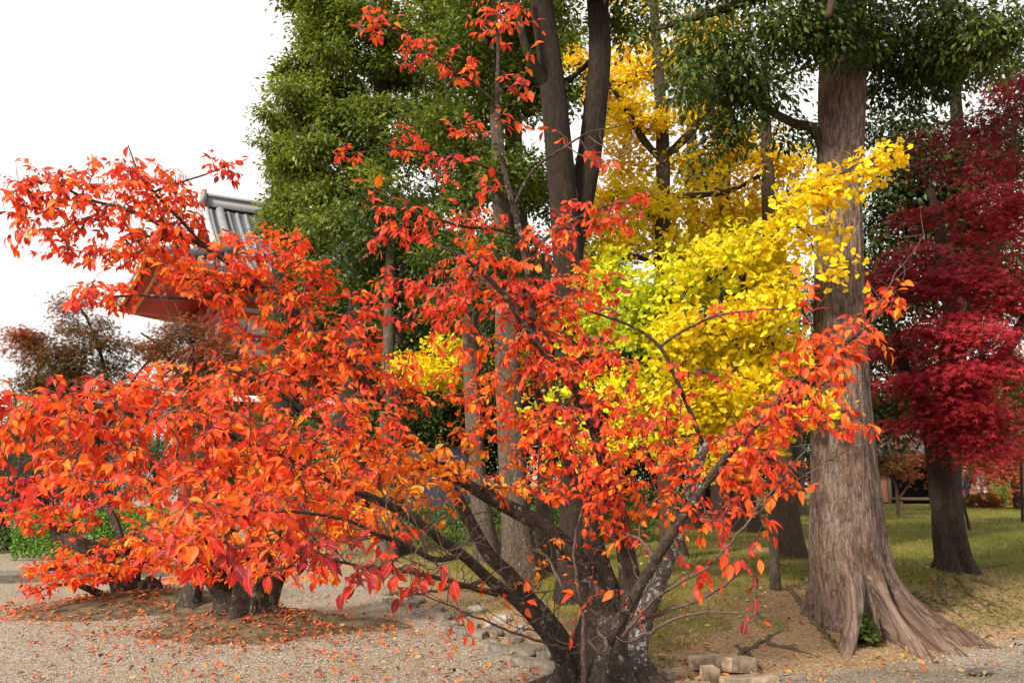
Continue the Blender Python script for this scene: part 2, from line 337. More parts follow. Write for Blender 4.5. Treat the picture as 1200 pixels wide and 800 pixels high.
def grow(nodes, tang, targets, step=.14, lift=.05, bend=.45, g=None, jitter=.0):
    """joins every target to the nearest limb already there: [(points, parent path)], parents first"""
    T=np.asarray(targets); n=len(nodes); cap=n+len(T)*40
    pos=np.zeros((cap,3)); tn=np.zeros((cap,3)); own=np.full(cap,-1)
    pos[:n]=nodes; tn[:n]=tang
    d0=np.empty(len(T))
    for k in range(0,len(T),400):
        d0[k:k+400]=np.min(((T[k:k+400,None,:]-pos[None,:n,:])**2).sum(-1),1)
    paths=[]
    for ti in np.argsort(d0):
        d2=((pos[:n]-T[ti])**2).sum(1); i=int(np.argmin(d2)); L=sqrt(d2[i])
        if L<.03: continue
        p0=pos[i]; dv=(T[ti]-p0)/L; c=p0+.5*L*nrm(dv+tn[i]*bend)+np.array([0,0,lift*L])
        k=min(30,max(3,int(math.ceil(L/step)))); u=np.linspace(0,1,k+1)[:,None]
        pt=(1-u)**2*p0+2*u*(1-u)*c+u*u*T[ti]
        if jitter: pt[1:-1]+= g.normal(0,jitter*L/k**.5,(k-1,3))
        pid=len(paths); paths.append((pt,int(own[i])))
        if n+k<cap:
            pos[n:n+k]=pt[1:]; tn[n:n+k]=nrm(np.diff(pt,axis=0)); own[n:n+k]=pid; n+=k
    cnt=np.ones(len(paths))
    for j in range(len(paths)-1,-1,-1):
        if paths[j][1]>=0: cnt[paths[j][1]]+=cnt[j]
    return paths,cnt
def limb_nodes(limbs, skip=.0):
    ns=[];ts=[]
    for p in limbs:
        k=int(len(p)*skip); ns.append(p[k:]); ts.append(nrm(np.gradient(p,axis=0))[k:])
    return np.concatenate(ns),np.concatenate(ts)

def ell(cx,cy,rx,ry,d,dd,n,g):
    """n points in an ellipsoid seen at photo place (cx,cy), fuller toward its skin"""
    v=nrm(g.normal(size=(n,3))); r=g.random(n)**.45
    v=v*r[:,None]; c=P(cx,cy,d); k=d/FPX
    return c+np.stack([v[:,0]*rx*k, v[:,1]*dd, v[:,2]*ry*k],1)

# ------------------------------------------------------------------ ground relief
edge_px=[(300,628),(385,652),(445,690),(520,716),(580,742),(640,770),(690,786),(780,792),(870,788),(930,784),(1010,778),(1080,768),(1145,750),(1200,743),(1330,726)]
EDGE=np.array([G(x,y)[:2] for x,y in edge_px])
POLY=np.vstack([EDGE,[60,9],[60,140],[-24,140],[-12,40]])
def seg_dist(x,y,poly):
    d=np.full(x.shape,1e9)
    for a,b in zip(poly[:-1],poly[1:]):
        ab=b-a; t=np.clip(((x-a[0])*ab[0]+(y-a[1])*ab[1])/(ab@ab),0,1)
        d=np.minimum(d,np.hypot(x-a[0]-t*ab[0],y-a[1]-t*ab[1]))
    return d
def inside(x,y):
    c=np.zeros(x.shape,bool); n=len(POLY)
    for i in range(n):
        a=POLY[i];b=POLY[(i+1)%n]
        k=((a[1]>y)!=(b[1]>y))&(x<(b[0]-a[0])*(y-a[1])/(b[1]-a[1]+1e-12)+a[0]); c^=k
    return c
def lawn_sd(x,y):
    x=np.asarray(x,float);y=np.asarray(y,float)
    cl=np.vstack([POLY[-2:],POLY[:len(EDGE)+1]])
    return np.where(inside(x,y),1,-1)*seg_dist(x,y,cl)
def lawn_z(x,y):
    sd=lawn_sd(x,y)
    z=.05*smooth01(sd/.25)+.30*smooth01(sd/2.6)+.05*(vnoise(x*.6,y*.6)-.5)*smooth01(sd/1.5)+.03*(vnoise(x*2.3+9,y*2.3)-.5)*smooth01(sd/.6)
    return np.where(sd>0,z,-.06*smooth01(-sd/.2))
def gz(x,y): return float(max(0.0,lawn_z(np.array([x]),np.array([y]))[0]))
def GL(px,py):
    """where the line of sight meets the lawn or the gravel"""
    z=0.3
    for _ in range(12):
        p=G(px,py,z); z=.5*z+.5*gz(p[0],p[1])
    p=G(px,py,z); return np.array([p[0],p[1],gz(p[0],p[1])])

def gravel_mat():
    m,t,out=newmat('gravel'); tc=N(t,"ShaderNodeTexCoord")
    vo=N(t,"ShaderNodeTexVoronoi"); vo.inputs['Scale'].default_value=78; t.links.new(tc.outputs['Object'],vo.inputs['Vector'])
    v2=N(t,"ShaderNodeTexVoronoi"); v2.inputs['Scale'].default_value=23; t.links.new(tc.outputs['Object'],v2.inputs['Vector'])
    sp=N(t,"ShaderNodeSeparateColor"); t.links.new(vo.outputs['Color'],sp.inputs[0])
    r=ramp(t,[(0,(.07,.055,.042)),(.25,(.18,.146,.11)),(.6,(.29,.243,.188)),(.9,(.41,.36,.295)),(1,(.56,.52,.46))]); t.links.new(sp.outputs[0],r.inputs[0])
    no=N(t,"ShaderNodeTexNoise"); no.inputs['Scale'].default_value=.55; no.inputs['Detail'].default_value=8; no.inputs['Roughness'].default_value=.65; t.links.new(tc.outputs['Object'],no.inputs['Vector'])
    mr=N(t,"ShaderNodeMapRange"); mr.inputs['From Min'].default_value=.42; mr.inputs['From Max'].default_value=.62; mr.inputs['To Max'].default_value=.55; t.links.new(no.outputs['Fac'],mr.inputs['Value'])
    mx=N(t,"ShaderNodeMixRGB"); mx.inputs[2].default_value=(.25,.175,.11,1); t.links.new(mr.outputs[0],mx.inputs[0]); t.links.new(r.outputs[0],mx.inputs[1])
    b=N(t,"ShaderNodeBsdfPrincipled"); b.inputs['Roughness'].default_value=.9; t.links.new(mx.outputs[0],b.inputs['Base Color'])
    ad=N(t,"ShaderNodeMath",operation='ADD'); t.links.new(vo.outputs['Distance'],ad.inputs[0]); t.links.new(v2.outputs['Distance'],ad.inputs[1])
    bp=N(t,"ShaderNodeBump"); bp.invert=True; bp.inputs['Strength'].default_value=.9; bp.inputs['Distance'].default_value=.012
    t.links.new(ad.outputs[0],bp.inputs['Height']); t.links.new(bp.outputs[0],b.inputs['Normal']); t.links.new(b.outputs[0],out.inputs[0]); return m
def lawn_mat():
    m,t,out=newmat('lawn'); tc=N(t,"ShaderNodeTexCoord"); at=N(t,"ShaderNodeAttribute",attribute_name="tint")
    n1=N(t,"ShaderNodeTexNoise"); n1.inputs['Scale'].default_value=1.1; n1.inputs['Detail'].default_value=8; n1.inputs['Roughness'].default_value=.65; t.links.new(tc.outputs['Object'],n1.inputs['Vector'])
    n2=N(t,"ShaderNodeTexNoise"); n2.inputs['Scale'].default_value=38; n2.inputs['Detail'].default_value=5; t.links.new(tc.outputs['Object'],n2.inputs['Vector'])
    g=ramp(t,[(.25,(.045,.050,.010)),(.5,(.125,.115,.022)),(.75,(.235,.18,.055))]); t.links.new(n2.outputs['Fac'],g.inputs[0])
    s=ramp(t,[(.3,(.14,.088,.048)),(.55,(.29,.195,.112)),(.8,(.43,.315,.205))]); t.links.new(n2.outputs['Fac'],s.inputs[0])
    ad=N(t,"ShaderNodeMath",operation='ADD'); t.links.new(at.outputs['Fac'],ad.inputs[0]); t.links.new(n1.outputs['Fac'],ad.inputs[1])
    mr=N(t,"ShaderNodeMapRange"); mr.inputs['From Min'].default_value=.50; mr.inputs['From Max'].default_value=.84; t.links.new(ad.outputs[0],mr.inputs['Value'])
    mx=N(t,"ShaderNodeMixRGB"); t.links.new(mr.outputs[0],mx.inputs[0]); t.links.new(g.outputs[0],mx.inputs[1]); t.links.new(s.outputs[0],mx.inputs[2])
    b=N(t,"ShaderNodeBsdfPrincipled"); b.inputs['Roughness'].default_value=.95; b.inputs['Specular IOR Level'].default_value=.1; t.links.new(mx.outputs[0],b.inputs['Base Color'])
    bp=N(t,"ShaderNodeBump"); bp.inputs['Strength'].default_value=.6; bp.inputs['Distance'].default_value=.03; t.links.new(n2.outputs['Fac'],bp.inputs['Height']); t.links.new(bp.outputs[0],b.inputs['Normal'])
    t.links.new(b.outputs[0],out.inputs[0]); return m
M['gravel']=gravel_mat(); M['lawn']=lawn_mat()
def grid(xs,ys,zf):
    X,Y=np.meshgrid(xs,ys); Z=zf(X,Y); ny,nx=X.shape
    i=np.arange(ny-1)[:,None]*nx; j=np.arange(nx-1)[None]
    return np.stack([X,Y,Z],-1).reshape(-1,3), np.stack([i+j,i+j+1,i+nx+j+1,i+nx+j],-1).reshape(-1,4)
mb=MB()
xs=np.concatenate([[-900,-400,-150,-70],np.linspace(-40,40,81),[70,150,400,900]]); ys=np.concatenate([[-900,-300,-80,-30],np.linspace(-12,70,90),[100,200,500,1600]])
V,q=grid(xs,ys,lambda X,Y:.02*(vnoise(X*.8,Y*.8)-.5)*(np.abs(X)<45)*(Y>-15)*(Y<72)-.012); mb.add(V,quads=q)
tag(mb.build('gravel_ground',M['gravel']),kind='structure')
mb=MB(); u=np.linspace(-1.3,1.3,330); yy=5.5*(1.011**np.arange(295))
U,Y=np.meshgrid(u,yy); X=U*(Y*.75+1.0); Z=lawn_z(X,Y); sd=lawn_sd(X,Y)
ny,nx=X.shape; i=np.arange(ny-1)[:,None]*nx; j=np.arange(nx-1)[None]
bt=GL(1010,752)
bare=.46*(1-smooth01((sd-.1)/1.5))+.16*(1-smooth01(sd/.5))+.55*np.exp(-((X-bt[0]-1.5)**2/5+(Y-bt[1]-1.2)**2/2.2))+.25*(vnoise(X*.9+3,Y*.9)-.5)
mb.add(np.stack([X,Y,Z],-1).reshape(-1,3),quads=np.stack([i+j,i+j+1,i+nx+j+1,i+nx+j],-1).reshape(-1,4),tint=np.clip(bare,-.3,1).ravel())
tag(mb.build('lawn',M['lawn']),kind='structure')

# earth mounds round the two cherries on the gravel
M['mound']=plain('mound',(.085,.062,.030),.95,.6,9.0,.9)
mound_at=[]
def mound(c,rx,ry,h,seed):
    mb=MB(); rs=np.linspace(0,1.15,16); th=np.linspace(0,2*pi,49)[:-1]
    V=[];n=len(th)
    for r in rs:
        k=1+.16*np.sin(3*th+seed)+.10*np.sin(5*th+2*seed)+.05*np.sin(11*th+seed*3)
        x=c[0]+r*rx*k*np.cos(th); y=c[1]+r*ry*k*np.sin(th); z=h*(1-smooth01(r))+.03*(vnoise(x*5,y*5)-.5)*(r<1)-.05*(r>1)
        V.append(np.stack([x,y,np.full(n,1)*z],1))
    V=np.concatenate(V); i=np.arange(len(rs)-1)[:,None]*n; j=np.arange(n)[None]
    mb.add(V,quads=np.stack([i+j,i+(j+1)%n,i+n+(j+1)%n,i+n+j],-1).reshape(-1,4)); mound_at.append((c,rx,ry,h))
    return tag(mb.build('earth_mound',M['mound']),kind='structure')
mA=G(288,735); mB=G(160,712)
mound(mA+np.array([.12,0.15,0]),1.25,.85,.17,1.0); mound(mB+np.array([.05,.3,0]),1.5,1.1,.20,2.3)
def mz(x,y):
    z=0
    for c,rx,ry,h in mound_at: z=max(z,h*(1-float(smooth01(np.hypot((x-c[0])/rx,(y-c[1])/ry)))))
    return z

# ------------------------------------------------------------------ trees in general
def finish_tree(t, base, limbs, lmats, paths, cnt, leaf_mb, leafmat_, twig_r=.0035, twig_mat=None, rmax=.06, pw=.5, name_crown='crown'):
    if paths:
        mb=MB()
        for (pt,par),c in zip(paths,cnt):
            r0=min(rmax,twig_r*c**pw); r=np.linspace(r0,max(twig_r*.7,r0*.45),len(pt)); 
            tube(mb,pt,r,sides=5 if r0>.012 else 3,cap=False)
        mb.build('twig_sprays',twig_mat or M['twig_bark'],t,base)
    if leaf_mb is not None: leaf_mb.build(name_crown,leafmat_,t,base)

def cloud_leaves(mb, kind, T, per, spread, size, g, tint_mean=.5, tint_sd=.2, flat=.6, droop=.3, centre=None, nj=.45):
    """a loose spray of leaves round each twig end"""
    n=len(T); per_=g.poisson(per,n); idx=np.repeat(np.arange(n),per_); m=len(idx)
    off=g.normal(0,1,(m,3))*np.array([spread,spread,spread*flat]); 
    ct=g.normal(0,tint_sd*.6,n)+ (tint_mean if np.isscalar(tint_mean) else tint_mean)
    pos=T[idx]+off
    d=nrm(off+1e-6)+g.normal(0,.45,(m,3)); d[:,2]-=droop
    nm=g.normal(0,nj,(m,3))+np.array([0,0,1.0])
    if centre is not None:                                          # leaves face outward, towards the light
        nm+= nrm(pos-centre)*.8
    sz=size*g.uniform(.65,1.25,m); put_leaves(mb,kind,pos,d,nm,sz,ct[idx]+g.normal(0,tint_sd,m))

def lumpy(b,n,lump,g):
    """targets gathered into separate boughs inside the blob"""
    if not lump: return ell(*b[:6],n,g)
    k=max(2,int(round(n/lump))); c=ell(*b[:6],k,g); i=g.integers(0,k,n); r=(.42 if b[5]>.55 else .62)*b[5]/max(1,k/3)**.33
    v=nrm(g.normal(size=(n,3)))*(g.random(n)**.5)[:,None]*r*np.array([1.25,1.25,.6]); return c[i]+v
def tree(name,label,cat,base,trunks,blobs,leaf,lm,bark,per,spread,size,seed,group=None,sides=20,furrow=.02,lumps=.04,limbs_extra=(),flat=.6,droop=.3,tint=(.5,.2),
         twig_r=.004,rmax=.07,start=.35,dens=1.0,root_flare=0.0,face=True,jit=.03,twmat=None,nj=.45,lump=0):
    """trunks / limbs_extra: photo paths; blobs: (cx,cy,rx,ry,distance,depth radius,clusters[,tint])"""
    g=np.random.default_rng(seed); base=np.asarray(base,float)
    t=thing(name,base,label,cat,group); mb=MB(); limbs=[]; 
    for i,p in enumerate(list(trunks)+list(limbs_extra)):
        pts,rad=pxpath(p)
        if i<len(trunks) and root_flare and p[0][1]>0:
            d=pts[0]; pts[0]=np.array([d[0],d[1],min(d[2],base[2]-.08) if i==0 else d[2]])
        pts,rad=resample(pts,rad,.16 if i<len(trunks) else .2)
        if i==0 and root_flare:
            h=pts[:,2]-base[2]; rad=rad*(1+root_flare*np.exp(-np.maximum(h,0)/.28))
        tube(mb,pts,rad,sides=sides if i<len(trunks) else 8,furrow=furrow if i<len(trunks) else 0,lumps=lumps,seed=seed+i); limbs.append(pts)
    mb.build('trunk',bark,t,base)
    T=[];TT=[]
    for b in blobs:
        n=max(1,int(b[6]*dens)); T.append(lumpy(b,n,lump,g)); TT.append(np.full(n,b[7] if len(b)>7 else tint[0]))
    T=np.concatenate(T);TT=np.concatenate(TT)
    ns,tn=limb_nodes(limbs,start); paths,cnt=grow(ns,tn,T,step=.3,lift=.06,g=g,jitter=jit)
    lb=MB(); cen=T.mean(0) if face else None
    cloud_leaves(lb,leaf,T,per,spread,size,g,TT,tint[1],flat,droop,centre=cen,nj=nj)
    finish_tree(t,base,limbs,None,paths,cnt,lb,lm,twig_r,twmat or bark,rmax)
    return t

# ------------------------------------------------------------------ temple gate, far left
M['vermilion']=plain('vermilion',(.46,.042,.020),.6,.28,2)
M['plaster']=plain('plaster',(.52,.48,.43),.8,.06,4)
M['roof_tile']=plain('roof_tile',(.10,.105,.115),.5,.18,5,.2)
M['tile_pale']=plain('tile_pale',(.17,.175,.19),.6,.1,5)
M['verge_lime']=plain('verge_lime',(.33,.335,.35),.7,.2,4)
M['ochre_paint']=plain('ochre_paint',(.70,.30,.05),.6,.1,5)
M['dark_void']=plain('shade_lining',(.03,.022,.02),.8,.2,5)  # near-black stands in for the shade inside the hall doorway
def temple():
    near=P(168,298,27)[:2]; az=R(29.5); X=np.array([cos(az),sin(az)]); Yv=np.array([-sin(az),cos(az)])
    a,b=8.2,5.0; c=near+a*X+b*Yv
    t=thing('temple_gate',(c[0],c[1],0),'vermilion temple gate with curved grey tiled roof behind the red cherry','temple'); t.rotation_euler=(0,0,az)
    ze,zg,zr,a2,b2=8.55,9.9,12.15,4.85,2.6
    def prof(s): return s*(1.45-.45*s)
    def zf(x,y):
        x=abs(x);y=abs(y)
        if x<=a2+.7 and y<=b2 and (x<=a2 or True) and not (x>a2+.7): 
            if x<=a2+.001: return zr-(zr-zg)*(y/b2)**.82
        s=max((x-a2)/(a-a2),(y-b2)/(b-b2),0)
        return zg-(zg-ze)*prof(min(1,s))+.3*((x/a)**5*(y/b)**5)
    # skirt roof and upper gable roof as one tiled surface each
    mb=MB()
    nx,ny=57,45; xs=np.linspace(-a,a,nx); ys=np.linspace(-b,b,ny)
    def zsk(x,y):
        s=max((abs(x)-a2)/(a-a2),(abs(y)-b2)/(b-b2),0); return zg-.02-(zg-ze)*prof(min(1,s))+.3*((abs(x)/a)**5*(abs(y)/b)**5)
    V=np.array([(x,y,zsk(x,y)) for y in ys for x in xs]); i=np.arange(ny-1)[:,None]*nx; j=np.arange(nx-1)[None]
    mb.add(V,quads=np.stack([i+j,i+j+1,i+nx+j+1,i+nx+j],-1).reshape(-1,4))
    gx=a2+.7
    yy=np.linspace(-b2-.25,b2+.25,25); zz=[zr-(zr-zg)*min(1.06,(abs(y)/b2)**.82) for y in yy]
    V=np.array([(x,y,z) for x in (-gx,gx) for y,z in zip(yy,zz)]); k=np.arange(24)
    mb.add(V,quads=np.stack([k,k+1,k+26,k+25],1))
    V2=V-np.array([0,0,.16]); mb.add(V2,quads=np.stack([k,k+25,k+26,k+1],1))
    roof=mb.build('roof',M['roof_tile'],t); mb=MB()
    # round tile rows running down the slopes
    for x in np.arange(-gx+.15,gx,.34):
        for sg in (-1,1):
            p=[(x,sg*y,zr-(zr-zg)*(y/b2)**.82+.04) for y in np.linspace(.15,b2+.2,9)]
            tube(mb,p,[.085]*9,sides=6)
    for x in np.arange(-a+.2,a,.34):
        y0=b2 if abs(x)<a2 else b2+(b-b2)*(abs(x)-a2)/(a-a2)
        for sg in (-1,1):
            if b-y0>.2: p=[(x,sg*y,zsk(x,y)+.04) for y in np.linspace(y0,b,8)]; tube(mb,p,[.085]*8,sides=6)
    for y in np.arange(-b+.2,b,.34):
        x0=a2 if abs(y)<b2 else a2+(a-a2)*(abs(y)-b2)/(b-b2)
        for sg in (-1,1):
            if a-x0>.2: p=[(sg*x,y,zsk(x,y)+.04) for x in np.linspace(x0,a,8)]; tube(mb,p,[.085]*8,sides=6)
    mb.build('tile_rows',M['tile_pale'],roof); mb=MB()
    # eave thickness
    rim=[(x,-b) for x in xs]+[(a,y) for y in ys[1:]]+[(x,b) for x in xs[::-1][1:]]+[(-a,y) for y in ys[::-1][1:-1]]
    rim=np.array(rim); zr_=np.array([zsk(x,y) for x,y in rim]); m=len(rim); k=np.arange(m)
    mb.add(np.vstack([np.c_[rim,zr_+.05],np.c_[rim,zr_-.16]]),quads=np.stack([k,(k+1)%m,(k+1)%m+m,k+m],1))
    mb.build('eave_edge',M['roof_tile'],roof)
    # ridges
    mb=MB(); mb.box((0,0,zr+.20),(2*gx+.1,.34,.42)); mb.box((0,0,zr+.45),(2*gx+.3,.46,.10))
    for sx in (-1,1):
        mb.box((sx*(gx+.12),0,zr+.34),(.16,.5,.6)); 
        for sy in (-1,1):
            p=[(sx*(a2+(a-a2)*s),sy*(b2+(b-b2)*s),zsk(a2+(a-a2)*s,b2+(b-b2)*s)+.16) for s in np.linspace(0,1.0,9)]; p.append((sx*(a+.25),sy*(b+.2),p[-1][2]+.22))
            tube(mb,p,[.2]*8+[.17,.1],sides=8)
            p=[(sx*(gx-.5),sy*y,zr-(zr-zg)*(y/b2)**.82+.14) for y in np.linspace(.2,b2+.2,8)]; tube(mb,p,[.17]*8,sides=8)
    mb.build('ridge',M['tile_pale'],roof)
    # white verge edging
    for sx in (-1,1):
        mb=MB(); p=[(sx*(gx+.02),y,zr-(zr-zg)*(abs(y)/b2)**.82+.02) for y in np.linspace(-b2-.2,b2+.2,19)]
        tube(mb,p,[.13]*19,sides=6); mb.build('verge',M['verge_lime'],roof)
    # gable boards and pediment
    for sx in (-1,1):
        mb=MB(); V=[(sx*(a2+.25),y,zr-.3-(zr-zg)*min(1,(abs(y)/b2)**.82)) for y in np.linspace(-b2,b2,13)]+[(sx*(a2+.25),y,zg-.1) for y in np.linspace(-b2,b2,13)]
        k=np.arange(12); mb.add(V,quads=np.stack([k,k+1,k+14,k+13],1)); mb.build('gable_wall',M['vermilion'],t)
    # soffit with rafters, ochre-tipped
    mb=MB(); bw,bd=5.5,3.4; n=m
    inner=np.array([(np.clip(x,-bw,bw),np.clip(y,-bd,bd)) for x,y in rim]); mb.add(np.vstack([np.c_[rim*.985,zr_-.18],np.c_[inner,np.full(m,8.55)]]),quads=np.stack([k_:=np.arange(m),(k_+1)%m,(k_+1)%m+m,k_+m],1))
    mb.build('soffit',M['vermilion'],t)
    mb=MB()
    for kk in range(0,m):
        x,y=rim[kk]; p0=np.array([inner[kk][0],inner[kk][1],8.27]); p1=np.array([x*.975,y*.975,zr_[kk]-.26]); 
        if np.linalg.norm(p1-p0)>.3: mb.bar(p0,p1,.12,.12)
    mb.build('rafters',M['vermilion'],t)
    mb=MB()
    for off,dz in ((1.0,-.22),(.94,-.34)):
        for kk in range(m):
            p0=rim[kk]*off*.995; p1=rim[(kk+1)%m]*off*.995; mb.bar((*p0,zr_[kk]+dz),(*p1,zr_[(kk+1)%m]+dz),.1,.13)
    mb.build('fascia',M['ochre_paint'],t)
    # upper storey
    def sc(o): o.scale=(1.2,1.03,1.0)
    mb=MB(); mb.box((0,0,7.0),(8.6,6.0,2.7)); sc(mb.build('upper_wall',M['plaster'],t,smooth=False))
    mb=MB()
    cx=[-4.32,-1.5,1.5,4.32]; cy=[-3.02,-1.0,1.0,3.02]
    for x in cx:
        for y in (-3.02,3.02): tube(mb,[(x,y,5.4),(x,y,8.4)],[.17,.16],sides=10)
    for y in cy[1:3]:
        for x in (-4.32,4.32): tube(mb,[(x,y,5.4),(x,y,8.4)],[.17,.16],sides=10)
    for z in (5.75,6.55,7.35,7.75,8.3):
        for y in (-3.03,3.03): mb.box((0,y,z),(9.0,.2,.2))
        for x in (-4.33,4.33): mb.box((x,0,z+.003),(.2,6.3,.194))
    for x in (-3.0,0,3.0):
        for y in (-3.05,3.05): mb.box((x,y,6.15),(.16,.12,.62))
    for x in np.arange(-4.3,4.4,1.43):                              # brackets under the eaves
        for sy in (-1,1): mb.box((x,sy*3.3,7.95),(.5,.7,.16)); mb.box((x,sy*3.6,8.15),(.75,.5,.16))
    sc(mb.build('post_and_beam',M['vermilion'],t,smooth=False))
    mb=MB(); mb.box((0,0,5.3),(10.6,8.0,.22))
    for z in (5.75,6.05):
        for y in (-3.95,3.95): mb.box((0,y,z),(10.6,.1,.1))
        for x in (-5.25,5.25): mb.box((x,0,z+.002),(.1,7.8,.096))
    for x in np.arange(-5.2,5.3,1.04):
        for y in (-3.95,3.95): mb.box((x,y,5.75),(.09,.09,.7))
    sc(mb.build('balcony',M['vermilion'],t,smooth=False))
    mb=MB()
    for x in cx:
        for y in (-3.0,0,3.0): tube(mb,[(x,y,0),(x,y,5.2)],[.24,.22],sides=12)
    for z in (3.6,4.6):
        for y in (-3,3): mb.box((0,y,z),(9,.22,.3))
        for x in (-4.32,4.32): mb.box((x,0,z+.003),(.2,6.2,.29))
    sc(mb.build('lower_posts',M['vermilion'],t,smooth=False))
    for x in (-2.9,2.9): mb=MB(); mb.box((x,0.3,2.2),(2.5,.2,4.4)); sc(mb.build('lower_wall',M['plaster'],t,smooth=False))
    mb=MB(); mb.box((0,0,.1),(11,8.4,.2)); sc(mb.build('plinth',M['tile_pale'],t,smooth=False))
temple()

# ------------------------------------------------------------------ timber hall, far right, and a screened stall beside it
M['clay_wall']=plain('clay_wall',(.25,.115,.06),.85,.18,2.5)
M['old_wood']=plain('old_wood',(.10,.065,.045),.8,.25,6,.3)
M['navy_wall']=plain('navy_wall',(.018,.02,.04),.7,.2,3)
def hut():
    d=39.0; b=P(1062,592,d); b=np.array([b[0],b[1],0.3])
    t=thing('timber_hall',b,'low timber hall with clay walls, dark doorway and grey roof behind the right lawn','hall')
    mb=MB(); mb.box((-.75,1.5,1.05),(1.25,.12,1.9)); mb.box((4.0,1.5,1.05),(1.6,.12,1.9)); mb.box((1.2,4.5,1.1),(7,.12,2.2)); mb.box((-1.4,3,1.1),(.12,3,2.2)); mb.build('wall',M['clay_wall'],t,smooth=False)
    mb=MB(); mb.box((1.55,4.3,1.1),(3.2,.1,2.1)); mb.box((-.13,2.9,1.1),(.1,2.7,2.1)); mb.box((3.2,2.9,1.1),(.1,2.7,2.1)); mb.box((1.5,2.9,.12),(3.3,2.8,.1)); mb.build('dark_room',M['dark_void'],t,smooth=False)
    for x in (-1.35,-.1,3.2,4.9):
        mb=MB(); mb.box((x,1.42,1.1),(.16,.16,2.2)); mb.build('post',M['old_wood'],t,smooth=False)
    mb=MB(); mb.box((1.75,1.4,2.2),(6.8,.16,.2)); mb.bar((.1,1.35,1.55),(.75,1.35,2.15),.09); mb.bar((2.6,1.35,2.15),(3.1,1.35,1.6),.09); mb.build('beam',M['old_wood'],t,smooth=False)
    mb=MB(); mb.box((1.6,1.15,.28),(3.4,.7,.1)); mb.box((.2,1.15,.12),(.12,.5,.24)); mb.box((3.0,1.15,.12),(.12,.5,.24)); mb.build('step',M['old_wood'],t,smooth=False)
    mb=MB(); V=[(-2.2,.4,2.25),(5.8,.4,2.25),(5.8,3,3.6),(-2.2,3,3.6),(5.8,5.6,2.3),(-2.2,5.6,2.3)]; V=V+[(x,y,z-.16) for x,y,z in V]
    mb.add(V,quads=[[0,1,2,3],[3,2,4,5],[6,9,8,7],[9,11,10,8],[0,6,7,1],[4,10,11,5]])
    for x in np.arange(-2.1,5.8,.32): tube(mb,[(x,.4,2.3),(x,3,3.65)],[.07,.07],sides=5)
    mb.build('roof',M['roof_tile'],t,smooth=False)
hut()
M['white_cloth']=plain('white_cloth',(.78,.76,.74),.8,.05,5); M['red_cloth']=plain('red_cloth',(.55,.05,.05),.8,.1,5)
b=P(945,590,45); t=thing('curtain_screen',(b[0],b[1],.3),'pole screen hung with red and white striped curtain beyond the camphor','screen')
mb=MB(); 
for x in (-1.2,1.2): tube(mb,[(x,0,0),(x,0,2.6)],[.05,.05],sides=8)
tube(mb,[(-1.3,0,2.45),(1.3,0,2.45)],[.04,.04],sides=8); mb.build('pole_frame',M['old_wood'],t)
for nm,mt,par in (('white_stripes','white_cloth',0),('red_stripes','red_cloth',1)):
    mb=MB()
    for k in range(16):
        if k%2==par: 
            x0=-1.15+k*.144; xs=np.linspace(x0,x0+.144,4); V=[(x,.05*sin(x*14)+.0,z) for z in (1.0,2.42) for x in xs]; kk=np.arange(3); mb.add(V,quads=np.stack([kk,kk+1,kk+5,kk+4],1))
    mb.build(nm,M[mt],t)
b=P(495,600,23); t=thing('dark_shed',(b[0],b[1],.3),'dark navy shed wall half hidden behind the low clipped hedge','shed')
mb=MB(); mb.box((0,0,.8),(2.6,1.6,1.6)); mb.build('wall',M['navy_wall'],t,smooth=False)
mb=MB(); V=[(-1.5,-1.0,1.602),(1.5,-1.0,1.602),(1.5,0,2.0),(-1.5,0,2.0),(1.5,1.0,1.602),(-1.5,1.0,1.602)]; mb.add(V,quads=[[0,1,2,3],[3,2,4,5]]); mb.build('roof',M['navy_wall'],t,smooth=False)

# kerb strip on the far left
M['stone']=plain('stone',(.14,.12,.098),.9,.5,14,.9)
M['pale_stone']=plain('pale_stone',(.26,.245,.22),.9,.4,16,.9)
M['cut_stone']=plain('cut_stone',(.27,.205,.14),.9,.5,13,1.0)
mb=MB(); p0=G(-330,697); p1=G(330,668); L=np.linalg.norm(p1-p0); dr=(p1-p0)/L; nr=np.array([-dr[1],dr[0],0])
for (o0,o1,z) in ((0,.12,.10),(.12,.95,.085)):
    A=[p0+nr*o0,p1+nr*o0,p1+nr*o1,p0+nr*o1]; V=[(a_[0],a_[1],-.05) for a_ in A]+[(a_[0],a_[1],z) for a_ in A]
    mb.add(V,quads=[[4,5,6,7],[0,1,5,4],[1,2,6,5],[2,3,7,6],[3,0,4,7]])
tag(mb.build('kerb_path',M['stone'],smooth=False),kind='structure')

